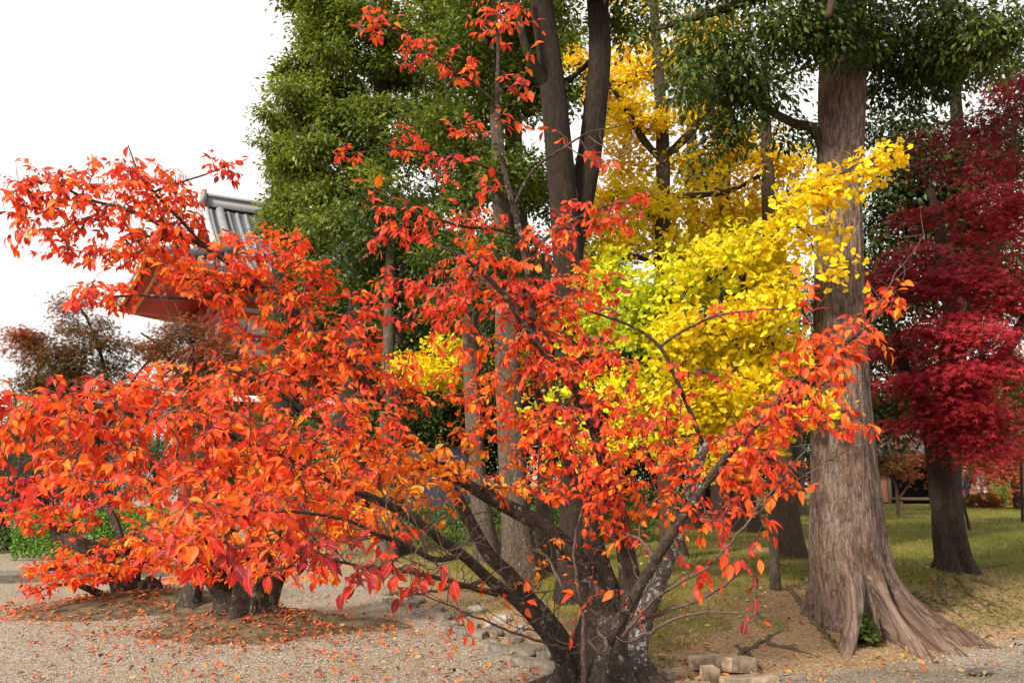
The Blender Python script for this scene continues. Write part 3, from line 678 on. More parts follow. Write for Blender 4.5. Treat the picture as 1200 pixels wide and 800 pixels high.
# ------------------------------------------------------------------ hedges
def hedge(a,b,depth,h,lm,label,seed,n,z=0.0,leaf=.05):
    g=np.random.default_rng(seed); a=np.array(a);b=np.array(b); c=(a+b)/2; L=np.linalg.norm(b-a); dr=(b-a)/L; nr=np.array([-dr[1],dr[0]])
    t=thing('hedge',(c[0],c[1],z),label,'hedge')
    mb=MB(); m=MB()
    for k in range(int(L/.35)):
        u=(k+.5)*.35-L/2; q=dr*u; tube(m,[(q[0],q[1],0),(q[0]+g.normal(0,.05),q[1],h*.8)],[.02,.01],sides=4)
    m.build('stem_clumps',M['dark_bark'],t)
    u=g.uniform(-L/2,L/2,n); v=g.uniform(-depth/2,depth/2,n); s=g.random(n)
    top=s<.42; fr=(s>=.42)&(s<.8); zz=g.uniform(.02,h,n)
    hh=h*(1+.05*np.sin(u*3+seed)); zz=np.where(top,hh+g.normal(0,.02,n),zz); v=np.where(fr,-depth/2+np.abs(g.normal(0,.03,n)),v)
    v=np.where((s>=.8)&(s<.9),depth/2,v)
    pos=np.stack([dr[0]*u+nr[0]*v,dr[1]*u+nr[1]*v,zz],1)
    nm=g.normal(0,.5,(n,3))+np.where(top[:,None],np.array([0,0,1.0]),np.array([-nr[0]*1.0,-nr[1]*1.0,.4]) if nr[1]>0 else np.array([nr[0],nr[1],.4]))
    d=g.normal(0,1,(n,3)); d[:,2]+=.5
    put_leaves(mb,'oval',pos,d,nm,leaf*g.uniform(.7,1.3,n),.5+g.normal(0,.22,n)+.25*top)  # top leaves tinted lighter: light from above put into their colour
    mb.build('foliage',lm,t); return t
def GXY(px,py,z=.3): return G(px,py,z)[:2]
hedge(GXY(455,640),GXY(760,637),.9,.62,M['hedge_leaf'],'low clipped green hedge behind the trunks in the middle',11,16000,.33)
q0=GXY(470,612);q1=GXY(800,610); hedge(q0,q1,1.0,.75,M['hedge_leaf'],'second darker hedge further back than the low clipped one',12,12000,.33,.07)
hedge(GXY(28,652,0),GXY(250,648,0),1.6,.82,M['bright_hedge_leaf'],'bright green clipped hedge behind the left cherries',13,18000,0,.06)
def bush(c,rx,rz,lm,label,seed,n,leaf=.06,name='bush',cat='bush',loose=.08,group=None):
    g=np.random.default_rng(seed); t=thing(name,c,label,cat,group); m=MB()
    for k in range(7):
        a=g.uniform(0,6.28); tube(m,[(0.05*cos(a),.05*sin(a),-.02),(rx*.3*cos(a),rx*.3*sin(a),rz*.6),(rx*.6*cos(a),rx*.6*sin(a),rz*1.1)],[.025,.016,.006],sides=4)
    m.build('stem_clumps',M['dark_bark'],t)
    v=nrm(g.normal(size=(n,3))); v[:,2]=np.abs(v[:,2])*1.0; r=1-np.abs(g.normal(0,loose,n))
    lump=1+.12*np.sin(v[:,0]*5+seed)+.1*np.sin(v[:,1]*6+seed*2)
    pos=v*(r*lump)[:,None]*np.array([rx,rx,2*rz*.75])
    put_leaves(mb:=MB(),'oval',pos,v+g.normal(0,.8,(n,3)),v+g.normal(0,.6,(n,3)),leaf*g.uniform(.7,1.3,n),.5+g.normal(0,.2,n))
    mb.build('foliage',lm,t); return t
for k,(px,py,r_,lab) in enumerate([(12,645,.5,'rounded green bush at the left edge of the gravel'),(36,638,.45,'rounded bush next to the left end of the bright hedge'),(-2,622,.6,'darker rounded bush behind the other bushes at the left edge')]):
    b=G(px,py,0); bush((b[0],b[1],0),r_,r_*.62,M['hedge_leaf'],lab,31+k,2600,.06)
for k,(px,py,d,r_,h_,mt,lab) in enumerate([(1178,597,38,1.2,.75,'bright_hedge_leaf','loose bright green bush right of the walkers'),(1210,597,37,.9,.9,'orange_maple_leaf','vivid orange shrub at the right edge of the lawn'),
      (1152,599,34.5,.75,.42,'rust_leaf','low rust orange shrub hiding the walkers knees'),(1010,597,38,.8,.8,'rust_leaf','small rusty shrub between camphor trunk and timber hall')]):
    b=P(px,py,d); bush((b[0],b[1],.30),r_,h_,M[mt],lab,41+k,2600,.10,loose=.25)

# ------------------------------------------------------------------ broadleaf trees behind
# green trees on the left: crown of many clumps
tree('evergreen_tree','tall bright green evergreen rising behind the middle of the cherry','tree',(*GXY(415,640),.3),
  [[(415,640,19,44),(412,500,19,38),(425,360,19,34),(440,200,19,26),(450,60,19,18),(455,-80,19,10)]],
  [(430,40,75,55,19,1.5,90),(380,110,60,50,18.5,1.2,90),(490,120,70,60,19,1.3,90),(440,190,80,50,18,1.2,100),(360,180,45,50,19,1.1,70),(400,260,70,45,18.5,1.1,80),(490,260,60,50,19.5,1.2,70),(365,250,40,35,19,1,45),
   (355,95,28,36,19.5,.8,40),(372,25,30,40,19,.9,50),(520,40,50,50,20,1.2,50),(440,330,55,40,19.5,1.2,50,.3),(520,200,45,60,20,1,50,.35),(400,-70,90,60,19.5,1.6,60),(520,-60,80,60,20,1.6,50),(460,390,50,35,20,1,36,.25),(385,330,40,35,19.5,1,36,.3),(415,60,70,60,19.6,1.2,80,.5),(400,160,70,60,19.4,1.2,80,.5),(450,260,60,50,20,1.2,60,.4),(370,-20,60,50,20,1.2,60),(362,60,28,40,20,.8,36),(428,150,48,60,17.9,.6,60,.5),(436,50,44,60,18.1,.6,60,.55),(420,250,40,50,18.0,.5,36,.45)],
  'oval',M['green_leaf'],M['dark_bark'],70,.17,.125,101,rmax=.12,twig_r=.006,start=.25,flat=.6,droop=.35,tint=(.55,.2),lump=9)
tree('evergreen_tree','shadier green evergreen at the left of the tall bright one beside the temple roof','tree',(*GXY(335,635),.3),
  [[(335,635,26,36),(335,450,26,32),(330,300,26,24),(325,180,26,14)]],
  [(332,155,26,42,26,.9,80),(338,210,32,46,25.5,1,90),(345,280,45,50,26,1.2,90),(355,350,50,50,26,1.2,80),(322,270,18,30,26,.6,34),(385,390,50,50,26,1.2,70),(340,400,40,45,26.5,1.1,50)],
  'oval',M['green_leaf'],M['dark_bark'],66,.20,.15,102,rmax=.12,twig_r=.006,start=.4,flat=.6,tint=(.62,.2),lump=9)
tree('evergreen_tree','small rounded green tree far away at the left edge','tree',(*GXY(40,620,0),0),
  [[(40,600,40,16),(42,520,40,14),(45,470,40,8)]],[(45,475,40,28,40,1.4,60),(30,520,40,40,40,1.4,60),(70,510,40,40,40,1.4,50)],
  'oval',M['green_leaf'],M['dark_bark'],30,.3,.2,103,start=.4,tint=(.6,.2))
tree('brown_maple','tree with thin bronze leaves against the white sky at the left','maple',(*GXY(120,632,0),0),
  [[(125,632,17,18),(120,560,17,13),(100,480,17,7),(75,420,17,3)],[(112,530,17,7),(125,450,17,4),(105,380,17,3),(85,350,17,2)],[(105,500,17,5),(60,430,17,3),(15,395,17,2)],[(118,520,17,5),(160,440,17,3),(200,400,17,2)]],
  [(30,400,28,16,17,.5,34,.7),(20,392,18,10,17,.3,14,.85),(60,415,40,22,17,.6,50),(100,395,50,26,17,.7,60,.35),(85,365,30,20,17,.4,18,.6),(90,355,26,10,17,.4,10,.6),(130,410,50,22,17,.7,50,.4),(90,440,70,26,17,.8,110,.3),(60,450,40,20,17,.6,60,.25),(180,410,40,20,17,.5,26,.5),(170,470,60,30,17,.7,60,.3),(110,490,80,25,17,.7,60,.3)],
  'star',M['rust_leaf'],M['dark_bark'],34,.12,.066,104,flat=.35,droop=.1,rmax=.05,twig_r=.003,tint=(.4,.18))
tree('brown_maple','feathery rust and olive maple in front of the temple wall','maple',(*GXY(235,640,0),0),
  [[(235,640,14,16),(240,560,14,11),(235,470,14,6),(225,400,14,3)],[(240,500,14,5),(275,420,14,3),(290,380,14,2)],[(236,480,14,5),(190,410,14,3),(165,390,14,2)]],
  [(222,400,46,24,14,.6,60,.55),(205,382,26,14,14,.4,16,.7),(240,435,60,26,14,.6,70,.4),(185,408,26,14,14,.4,18,.6),(262,410,20,20,14,.4,14,.5),(230,470,60,30,14,.6,60,.5)],
  'star',M['rust_leaf'],M['dark_bark'],34,.11,.055,105,flat=.35,droop=.1,rmax=.05,twig_r=.003,tint=(.5,.18))

tree('evergreen_tree','broad mid green evergreen standing behind the twin-stemmed one','tree',(*GXY(600,632),.3),
  [[(600,632,22,36),(602,450,22,32),(606,280,22,28),(600,120,22,18),(600,-60,22,8)]],
  [(560,60,60,55,22,1.2,80),(620,110,60,60,22,1.2,80),(580,200,60,60,22.5,1.2,80,.4),(640,230,50,60,22.5,1,60,.4),(540,300,60,55,23,1.2,70,.35),(610,330,60,60,23,1.2,70,.3),(660,40,40,40,22,.9,40),(540,390,50,50,23,1,50,.3),(600,0,90,50,22,1.3,70),(690,330,40,50,23,.9,40,.4),(650,430,60,50,23,1,50,.3)],
  'oval',M['green_leaf'],M['dark_bark'],60,.2,.14,106,rmax=.1,twig_r=.006,start=.25,flat=.6,tint=(.5,.2),lump=9)
tree('evergreen_tree','dim green evergreen filling the space behind the ginkgos','tree',(*GXY(850,628),.3),
  [[(850,628,24,34),(848,450,24,30),(845,280,24,24),(850,120,24,14)]],
  [(830,300,60,55,24,1.3,70),(880,350,60,60,24,1.3,70),(900,250,50,40,24.5,1,36),(790,380,50,50,24.5,1.2,60),(850,430,70,50,24,1.3,70),(920,440,50,60,24,1.2,60),(780,250,40,40,24.5,1,24,.6),(850,190,50,30,24,1,24,.6),(740,430,50,50,24.5,1.2,50),(830,60,50,40,24.5,1,24,.6),(930,340,40,50,24,1,40)],
  'oval',M['deep_green_leaf'],M['dark_bark'],56,.22,.15,107,rmax=.1,twig_r=.006,start=.25,flat=.6,tint=(.5,.2),lump=9)
# bare shrubs on the far left
def bare_shrub(px,py,d,h,label,seed):
    g=np.random.default_rng(seed); b=P(px,py,d); b[2]=0; t=thing('bare_shrub',b,label,'shrub'); mb=MB(); mt=MB()
    for k in range(9):
        a=g.uniform(0,6.28); l=h*g.uniform(.6,1); p=np.array([[0.08*cos(a),.08*sin(a),-.05],[.25*l*cos(a),.25*l*sin(a),.5*l],[.4*l*cos(a+.3),.4*l*sin(a+.3),l]])
        pp,rr=resample(p,[.03,.02,.008],.2); tube(mb,pp,rr,sides=5)
        for j in range(26):
            q=pp[g.integers(len(pp)//3,len(pp))]; e=q+g.normal(0,.3,3)*np.array([1,1,.8])+np.array([0,0,.28]); m_=(q+e)/2+g.normal(0,.05,3); tube(mt,[q,m_,e],[.007,.005,.003],sides=3,cap=False)
            for i in range(4): e2=e+g.normal(0,.17,3)+np.array([0,0,.06]); tube(mt,[m_ if i<2 else e,(e+e2)/2,e2],[.004,.003,.002],sides=3,cap=False)
    mb.build('stem_clumps',M['grey_bark'],t); mt.build('twig_sprays',M['grey_bark'],t)
for k,(px,py,d,h,lab) in enumerate([(20,640,19,2.3,'leafless grey shrub at the left edge behind the bushes'),(70,640,20,2.4,'leafless grey shrub behind the bright hedge, left of the stems'),(125,640,20.5,2.2,'leafless grey shrub behind the bright hedge, near its middle'),(-35,640,18,2.2,'leafless grey shrub cut by the left picture edge')]):
    bare_shrub(px,py,d,h,lab,60+k)

# dark woodland behind the lawn: separate trees, two kinds reused
def wood_proto(seed,h,lm,label,n=420,trunk_h=.3):
    g=np.random.default_rng(seed); t=thing('woodland_tree',(0,0,0),label,'tree','trees of the dark wood behind the lawn')
    mb=MB(); pts,rad=resample([(0,0,-.1),(.1,.05,h*.35),(-.1,0,h*.7),(0,0,h*.95)],[.26,.2,.13,.03],.4); tube(mb,pts,rad,sides=10,lumps=.05,seed=seed); mb.build('trunk',M['dark_bark'],t)
    v=nrm(g.normal(size=(n,3)))*(g.random(n)**.4)[:,None]; lum=1+.18*np.sin(v[:,0]*7+seed)+.15*np.sin(v[:,2]*9)
    T=v*lum[:,None]*np.array([2.3,2.3,h*.5*(1-trunk_h*.3)])+np.array([0,0,h*(.52+trunk_h*.2)]); T[:,2]=np.maximum(T[:,2],.25)
    ns,tn=limb_nodes([pts],.1); paths,cnt=grow(ns,tn,T,step=.5,lift=.08,g=g,jitter=.03)
    lb=MB(); cloud_leaves(lb,'oval',T,34,.30,.17,g,.5,.22,.75,.35,centre=T.mean(0))
    finish_tree(t,None,[pts],None,paths,cnt,lb,lm,.006,M['dark_bark'],.09); return t
pa=wood_proto(201,8.0,M['deep_green_leaf'],'x'); pb=wood_proto(202,6.5,M['deep_green_leaf'],'x',360,.1)
wood=[(500,26,pa),(548,28,pb),(600,27,pa),(660,29,pa),(715,27,pb),(770,30,pa),(825,28,pb),(872,31,pa),(915,34,pb),(960,46,pa),(1000,48,pa),(1050,47,pb),(1100,48,pa),(1150,46,pa),(1205,44,pb),(1260,42,pa),(470,33,pa),(735,38,pa),(845,40,pa),(1180,55,pa),(1330,36,pa),(255,33,pb),(335,28,pb),(395,25,pb),(440,24,pb),(180,38,pb),(20,32,pb),(98,34,pb),(-55,30,pb)]
used=set()
for k,(px,d,pr) in enumerate(wood):
    o=pr if id(pr) not in used else copy_tree(pr); used.add(id(pr))
    b=P(px,590,d); o.location=(b[0],b[1],.25); o.rotation_euler=(0,0,k*1.7); s_=(.92+.16*((k*7)%5)/4)*(.62 if px<450 else 1.0); o.scale=(s_,s_,s_)
    o['label']='dark green leafy tree of the shaded wood behind the lawn'

# ------------------------------------------------------------------ trunks standing on the lawn in the middle
bC=GL(675,700)
tree('camphor_tree','tall twin-stemmed evergreen, dark above, behind the middle of the cherry','tree',bC,
  [[(682,705,bC[1],52),(678,600,bC[1],44),(672,480,bC[1],40),(668,380,bC[1],40),(665,290,bC[1],36),(655,180,bC[1],33),(645,80,bC[1],30),(634,0,bC[1],28),(620,-120,bC[1],24)],
   [(668,300,bC[1],30),(682,230,bC[1]+.2,31),(695,150,bC[1]+.3,29),(703,60,bC[1]+.3,27),(698,-20,bC[1]+.3,25),(690,-120,bC[1]+.3,18)],
   [(646,105,bC[1],16),(625,75,bC[1]-.2,13),(612,40,bC[1]-.4,10),(600,-30,bC[1]-.4,7)]],
  [(560,30,50,45,bC[1]+.8,.8,55),(620,20,50,40,bC[1]+1,.8,40),(590,110,50,45,bC[1]+1.5,.8,50),(540,150,50,50,bC[1]+2,.7,46),(610,-60,110,50,bC[1],1.4,90),(720,-50,80,45,bC[1],1.2,60),(740,20,30,30,bC[1]+1,.6,20),(560,230,50,50,bC[1]+2,.7,36,.35),(660,120,30,50,bC[1]+1.2,.5,22),(520,310,40,50,bC[1]+2.5,.6,26,.3),(620,200,30,50,bC[1]+2,.5,16)],
  'oval',M['green_leaf'],M['dark_bark'],46,.14,.088,111,sides=32,furrow=.035,lumps=.05,root_flare=.35,flat=.6,tint=(.45,.2),rmax=.06,lump=8)
bD=GL(612,680)
tree('camphor_tree','straight pale trunk lit from the left, in front of the hedge','tree',bD,
  [[(612,682,bD[1],42),(604,600,bD[1],33),(598,500,bD[1],31),(595,430,bD[1],29),(592,330,bD[1],24),(587,240,bD[1],20),(580,120,bD[1],14),(575,0,bD[1],10),(575,-100,bD[1],8)]],
  [(585,-40,70,50,bD[1],.9,60),(540,60,45,40,bD[1]+.6,.6,34),(510,-10,50,40,bD[1]+.4,.7,34),(620,60,34,40,bD[1]+.5,.5,20),(500,180,40,45,bD[1]+1.5,.6,26,.4),(590,190,24,60,bD[1]-.4,.3,26,.35),(592,300,22,46,bD[1]-.4,.3,20,.3),(560,300,30,50,bD[1]+.5,.4,24,.25),(605,90,26,50,bD[1]-.3,.3,20,.4)],
  'oval',M['green_leaf'],M['grey_bark'],46,.14,.088,112,sides=32,furrow=.03,lumps=.04,root_flare=.3,start=.3,flat=.6,tint=(.5,.2),rmax=.05,lump=7)
for k,(px,pyb,path,mt,lab) in enumerate([
   (572,655,[(572,657,0,34),(565,600,0,27),(558,540,0,25),(553,440,0,23),(548,300,0,18),(545,150,0,10)],'grey_bark','pale trunk just left of the straight lit one, near the hedge'),
   (455,655,[(455,657,0,27),(452,600,0,22),(452,540,0,20),(455,420,0,17),(458,260,0,10)],'grey_bark','thin grey trunk at the left end of the low hedge'),
   (474,648,[(474,650,0,20),(470,600,0,17),(466,540,0,16),(468,420,0,13),(474,280,0,8)],'grey_bark','slim grey trunk close beside the one at the hedge end'),
   (640,668,[(642,670,0,26),(638,600,0,22),(640,520,0,20),(640,440,0,18),(640,300,0,12)],'grey_bark','slim trunk between the lit trunk and the twin-stemmed evergreen'),
   (925,655,[(926,657,0,40),(921,600,0,33),(915,520,0,30),(908,430,0,27),(905,340,0,24),(900,200,0,18),(895,80,0,10)],'brown_bark','brown leaning trunk left of the great camphor'),
   (872,622,[(872,624,0,44),(870,590,0,32),(868,540,0,28),(864,430,0,24),(860,300,0,16)],'dark_bark','dark trunk deep in shade left of the brown leaning trunk'),
   (937,603,[(937,605,0,19),(936,570,0,15),(935,520,0,13),(934,440,0,11),(934,330,0,7)],'grey_bark','pale thin trunk seen between brown trunk and great camphor'),
   (1022,599,[(1022,600,0,22),(1019,570,0,15),(1017,530,0,13),(1018,450,0,11),(1018,340,0,7)],'grey_bark','distant grey trunk right behind the great camphor'),
   (818,620,[(818,622,0,20),(816,500,0,18),(814,350,0,17),(811,200,0,16),(809,60,0,10)],'dark_bark','dark slender trunk behind the tall ginkgo')]):
    b=GL(px,pyb); d=b[1]; path=[(a,c,d,wd*.85) for a,c,_,wd in path]; tx,ty=path[-1][0],path[-1][1]; kk=d/FPX
    tree('evergreen_tree',lab,'tree',b,[path],[(tx,ty+20,.9/kk,1.0/kk,d,.9,44),(tx+.6/kk,ty+.9/kk,.7/kk,.6/kk,d+.4,.7,24),(tx-.6/kk,ty+.6/kk,.7/kk,.6/kk,d+.3,.7,24)]+([(px+10,350,46,70,d+.6,.5,40,.35),(px-16,450,36,50,d+.7,.4,22,.3)] if px<600 else []),
      'oval',M['deep_green_leaf'],M[mt],32,.2,.12 if d>15 else .09,120+k,sides=24,furrow=.03,lumps=.05,root_flare=.3,start=.3,flat=.6,tint=(.5,.2),rmax=.05,lump=7)

# ------------------------------------------------------------------ ginkgos
bG=GL(790,662)
tree('ginkgo_tree','tall straight ginkgo with thin amber yellow crown','ginkgo',bG,
  [[(792,665,13,30),(784,600,13,22),(778,500,13,20),(776,400,13,19),(776,300,13,18),(777,180,13,17),(772,90,13,14),(766,0,13,11),(764,-90,13,6)]],
  [(740,70,45,50,13.2,.6,60,.85),(720,130,30,40,13.5,.5,34,.85),(760,140,50,40,12.6,.6,44,.8),(800,80,40,40,13.6,.6,30,.8),(830,120,30,30,13.6,.5,26,.8),(880,170,40,35,13,.5,40,.8),(900,210,50,30,13,.5,44,.8),(850,200,40,40,13.4,.5,30,.75),(740,220,40,40,13.2,.5,44,.8),(700,250,25,40,13.4,.4,28,.75),(760,270,40,40,12.8,.5,44,.7),(800,260,30,40,13.4,.4,30,.7),(720,310,40,30,13,.5,40,.55),(830,40,60,30,13.8,.6,20,.8),(770,-40,60,50,13,.9,50,.8),(540,425,60,38,14.5,.6,110,.62),(500,440,40,26,14.8,.5,50,.6),(590,440,40,40,14.5,.6,50,.6),(1010,60,40,30,16,.5,24,.9),(960,230,30,30,13.6,.4,20,.8),(830,250,46,36,13.4,.5,44,.75),(870,245,40,30,13.2,.4,36,.8),(720,180,40,40,13.5,.5,34,.8),(700,90,26,40,13.4,.4,22,.85),(790,200,36,36,13.3,.4,26,.75),(810,300,40,30,13.2,.4,30,.6),(730,270,40,30,13.2,.4,30,.65)],
  'fan',M['ginkgo_leaf'],M['brown_bark'],25,.11,.066,131,dens=.88,lump=5,face=False,nj=.8,furrow=.02,lumps=.04,root_flare=.25,flat=.7,droop=.5,tint=(.8,.13),rmax=.045,start=.2,
  limbs_extra=[[(777,185,13,8),(800,165,13,11),(825,135,13.2,8),(850,105,13.3,4)],[(777,190,13,8),(755,165,12.9,10),(735,130,12.7,8),(712,95,12.6,4)],[(776,310,13,6),(735,300,12.8,7),(700,315,12.7,4),(670,350,12.6,3)],[(776,440,13,8),(680,425,13.6,7),(600,430,14.3,5),(530,430,14.6,3)],[(777,230,13,8),(850,225,13,7),(900,200,13,4)],[(778,120,13,7),(880,100,14,5),(1000,60,16,3)]])
bH=GL(906,655)
tree('ginkgo_tree','bright lemon yellow ginkgo arching in front of the great camphor trunk','ginkgo',bH,
  [[(907,660,9.6,11),(905,590,9.5,10),(903,500,9.3,10),(893,420,9,10),(875,340,8.6,8),(862,280,8.3,4)],[(893,420,9.0,7),(866,300,8.35,6.5),(900,262,8,6),(930,246,7.7,5),(962,222,7.4,4),(1000,195,7.1,3),(1040,180,7,2)]],
  [(985,205,22,12,7.2,.25,12,.85),(1018,190,22,8,7.1,.15,10,.85),(1042,184,12,7,7,.1,6,.85),(966,222,16,14,7.35,.2,8,.85),(932,250,26,14,7.6,.3,16,.7),(890,288,46,22,8,.4,40,.55),(850,312,46,26,8.3,.45,50,.45),(810,330,46,26,8.6,.45,52,.35),(765,350,46,28,9,.5,56,.2),(730,380,45,32,9.2,.5,60,.15),(966,280,11,30,7.6,.2,12,.8),(985,318,14,14,7.5,.2,7,.85),(912,332,34,26,8,.35,30,.6),(872,368,48,30,8.2,.45,52,.6),(826,386,48,32,8.5,.45,56,.6),(778,415,45,34,8.8,.45,60,.5),(898,425,36,34,8.3,.4,44,.65),(856,450,45,34,8.5,.45,70,.65),(806,470,45,34,8.8,.45,70,.65),(768,500,45,30,9.2,.45,60,.5),(735,450,40,35,9.3,.45,56,.4),(838,512,42,28,8.9,.4,56,.6),(715,520,45,25,9.5,.4,34,.5),(974,470,20,14,8.0,.2,11,.8),(890,500,30,22,8.6,.3,26,.7),(690,400,40,40,9.6,.45,44,.2),(700,332,40,24,9.6,.4,38,.2),(868,545,42,24,8.8,.3,20,.7),(660,470,40,40,9.8,.4,30,.35)],
  'fan',M['ginkgo_leaf'],M['grey_bark'],19,.072,.056,132,dens=.82,lump=6,flat=1.0,droop=.45,tint=(.6,.12),rmax=.03,face=False,nj=.9,start=.15,root_flare=.2)

# ------------------------------------------------------------------ dark red maples on the right
bM=GL(1115,667); dM=bM[1]
def twist_trunk(t,base,path,mat,seed):
    pts,rad=pxpath(path); pts,rad=resample(pts,rad,.06); mb=MB(); h=np.maximum(pts[:,2]-base[2],0); n=len(pts); sides=56
    th=np.arange(sides)*2*pi/sides; tw=h*1.1
    d=.16*np.cos(3*(th[None]+tw[:,None])+.5)+.10*np.cos(5*(th[None]+tw[:,None]*1.3)+2)+.05*np.cos(9*(th[None]+tw[:,None])+1)+.10*(vnoise(h[:,None]*3+seed,th[None]*1.5)-.5)
    fl=np.exp(-h/.16)[:,None]*(.16+.22*np.cos(4*th[None]+1.2)+.14*np.cos(7*th[None]))
    r=rad[:,None]*(1+d+fl); tg=nrm(np.gradient(pts,axis=0))
    V=pts[:,None,:]+r[:,:,None]*np.stack([np.cos(th),np.sin(th),0*th],1)[None]
    B=np.stack([rad[:,None]*np.cos(th+0*h[:,None])*1.0,rad[:,None]*np.sin(th+0*h[:,None]),h[:,None]+0*th[None]],-1)
    i=np.arange(n-1)[:,None]*sides; j=np.arange(sides)[None]; j2=(j+1)%sides
    mb.add(V.reshape(-1,3),quads=np.stack([i+j,i+j2,i+sides+j2,i+sides+j],-1).reshape(-1,4),bk=B.reshape(-1,3)); return mb,pts
def root_tubes(t,base,mat,roots,seed):
    for k,(path,w0,w1) in enumerate(roots):
        pts=[]
        for (px,py) in path:
            p=GL(px,py); pts.append(p)
        d=pts[0][1]; pts=np.array(pts); rad=np.linspace(w0,w1,len(pts)); pts[:,2]+= rad*.25; pts[-1,2]-=.03
        pts,rad=resample(pts,rad,.07); g=np.random.default_rng(seed+k); pts[1:-1]+=g.normal(0,.012,(len(pts)-2,3))*np.array([1,1,.8]); mb=MB(); tube(mb,pts,rad,sides=8,lumps=.12,seed=seed+k); mb.build('root',mat,t,base)
def maple(name,label,base,trunk_path,limbs_p,blobs,seed,lm,roots=(),size=.06,per=26,spread=.12):
    g=np.random.default_rng(seed); t=thing(name,base,label,'maple'); 
    mb,pts=twist_trunk(t,base,trunk_path,M['dark_bark'],seed); limbs=[pts]
    for k,p in enumerate(limbs_p):
        q,r=pxpath(p); q,r=resample(q,r,.15); tube(mb,q,r,sides=10,lumps=.08,seed=seed+k); limbs.append(q)
    mb.build('trunk',M['maple_bark'],t,base)
    if roots: root_tubes(t,base,M['root_bark'],roots,seed)
    T=np.concatenate([lumpy(b,int(b[6]*.8),6,g) for b in blobs]); TT=np.concatenate([np.full(int(b[6]*.8),b[7] if len(b)>7 else .5) for b in blobs])
    ns,tn=limb_nodes(limbs,.55); paths,cnt=grow(ns,tn,T,step=.2,lift=.10,g=g,jitter=.04)
    lb=MB(); n=len(T); k=g.poisson(per,n); idx=np.repeat(np.arange(n),k); m=len(idx)
    c=T.mean(0); out=nrm((T-c)*np.array([1,1,0])+1e-6)
    off=g.normal(0,1,(m,3))*np.array([spread*1.5,spread*1.5,spread*.16]); rad_=np.hypot(off[:,0],off[:,1]); off[:,2]-=rad_**2*1.0   # each spray a drooping plate
    d=nrm(off*np.array([1,1,.2])+out[idx]*.08+1e-6)+g.normal(0,.35,(m,3)); d[:,2]-=.55
    nm=g.normal(0,.28,(m,3))+np.array([0,0,1.0])+out[idx]*.3
    put_leaves(lb,'star',T[idx]+off,d,nm,size*g.uniform(.7,1.2,m),TT[idx]+g.normal(0,.10,n)[idx]+g.normal(0,.14,m))
    finish_tree(t,base,limbs,None,paths,cnt,lb,lm,.003,M['dark_bark'],.05); return t
maple('maple_tree','dark crimson maple with a thick twisted trunk on the right lawn',bM,
  [(1117,672,dM,37),(1114,650,dM,34),(1111,620,dM,31),(1107,580,dM,28),(1104,540,dM,27),(1101,515,dM,29),(1100,495,dM,32)],
  [[(1097,515,dM,26),(1082,480,dM-.3,20),(1060,430,dM-.7,14),(1045,380,dM-.9,8)],[(1102,515,dM,30),(1110,450,dM,24),(1115,370,dM-.1,18),(1105,290,dM-.2,13),(1090,220,dM-.3,8)],[(1104,515,dM,26),(1140,470,dM-.3,20),(1180,410,dM-.8,14),(1220,340,dM-1,9)],[(1110,430,dM,18),(1150,340,dM+.2,14),(1180,240,dM+.2,10),(1190,140,dM,6)]],
  [(1055,310,35,26,dM-.9,.6,60,.55),(1045,345,30,24,dM-.9,.5,40,.6),(1095,330,40,26,dM-1.1,.6,60,.65),(1140,300,30,20,dM-1,.5,30,.55),(1175,340,40,30,dM-1.3,.6,70,.75),(1185,240,35,35,dM-1.1,.6,70,.7),(1150,230,26,18,dM-1,.5,24,.65),(1080,390,45,28,dM-1.1,.7,80,.65),(1140,390,50,28,dM-1.4,.7,90,.75),(1195,420,40,30,dM-1.4,.7,70,.75),(1070,440,40,24,dM-1,.7,70,.65),(1120,450,50,26,dM-1.3,.7,90,.72),(1085,480,45,20,dM-.9,.7,70,.7),(1135,495,45,20,dM-1.1,.7,70,.75),(1180,490,30,24,dM-1,.6,40,.7),(1150,520,35,13,dM-.9,.5,40,.75),(1060,250,36,14,dM-.5,.6,22,.35),(1090,205,40,14,dM,.6,14,.1),(1120,150,50,18,dM+.2,.8,24,.1),(1180,130,46,26,dM-.2,.9,46,.25),(1190,80,26,14,dM-.4,.6,16,.4),(1105,262,36,16,dM+.4,.6,14,.1),(1240,300,60,120,dM-.8,1.2,120,.6),(1050,400,26,30,dM-.6,.5,34,.5),(1165,180,34,24,dM-.6,.6,30,.3)],  # upper sprays tinted darker: canopy shade put into the leaf colour
  141,M['maple_leaf'],roots=[([(1130,668),(1165,664),(1215,655)],0.0385,0.0192),([(1118,672),(1132,692),(1158,712),(1195,730)],0.0212,0.0077),([(1110,668),(1098,690),(1112,712),(1130,725)],0.0174,0.0058),([(1140,680),(1175,690),(1215,705)],0.0192,0.0097),([(1100,690),(1080,700),(1062,708)],0.0135,0.0046),([(1090,700),(1120,718),(1150,742)],0.0154,0.0058),([(1150,700),(1180,715),(1212,722)],0.0135,0.0077),([(1070,695),(1092,712),(1098,735)],0.0115,0.0046),([(1120,705),(1160,722),(1200,738)],0.0115,0.0058),([(1085,715),(1130,708),(1170,700)],0.0108,0.0054),([(1140,690),(1126,701),(1100,712)],0.0112,0.0042),([(1170,700),(1185,710),(1210,720)],0.0126,0.0042),([(1060,705),(1085,711),(1100,717)],0.0098,0.0042),([(1100,715),(1119,722),(1150,729)],0.0112,0.0042),([(1130,730),(1164,733),(1190,736)],0.0098,0.0042),([(1080,690),(1072,699),(1058,708)],0.0112,0.0042),([(1150,680),(1181,693),(1200,706)],0.0140,0.0042),([(1180,725),(1197,727),(1210,729)],0.0098,0.0042),([(1090,735),(1121,730),(1140,725)],0.0091,0.0042)])
bm2=P(1200,597,33); 
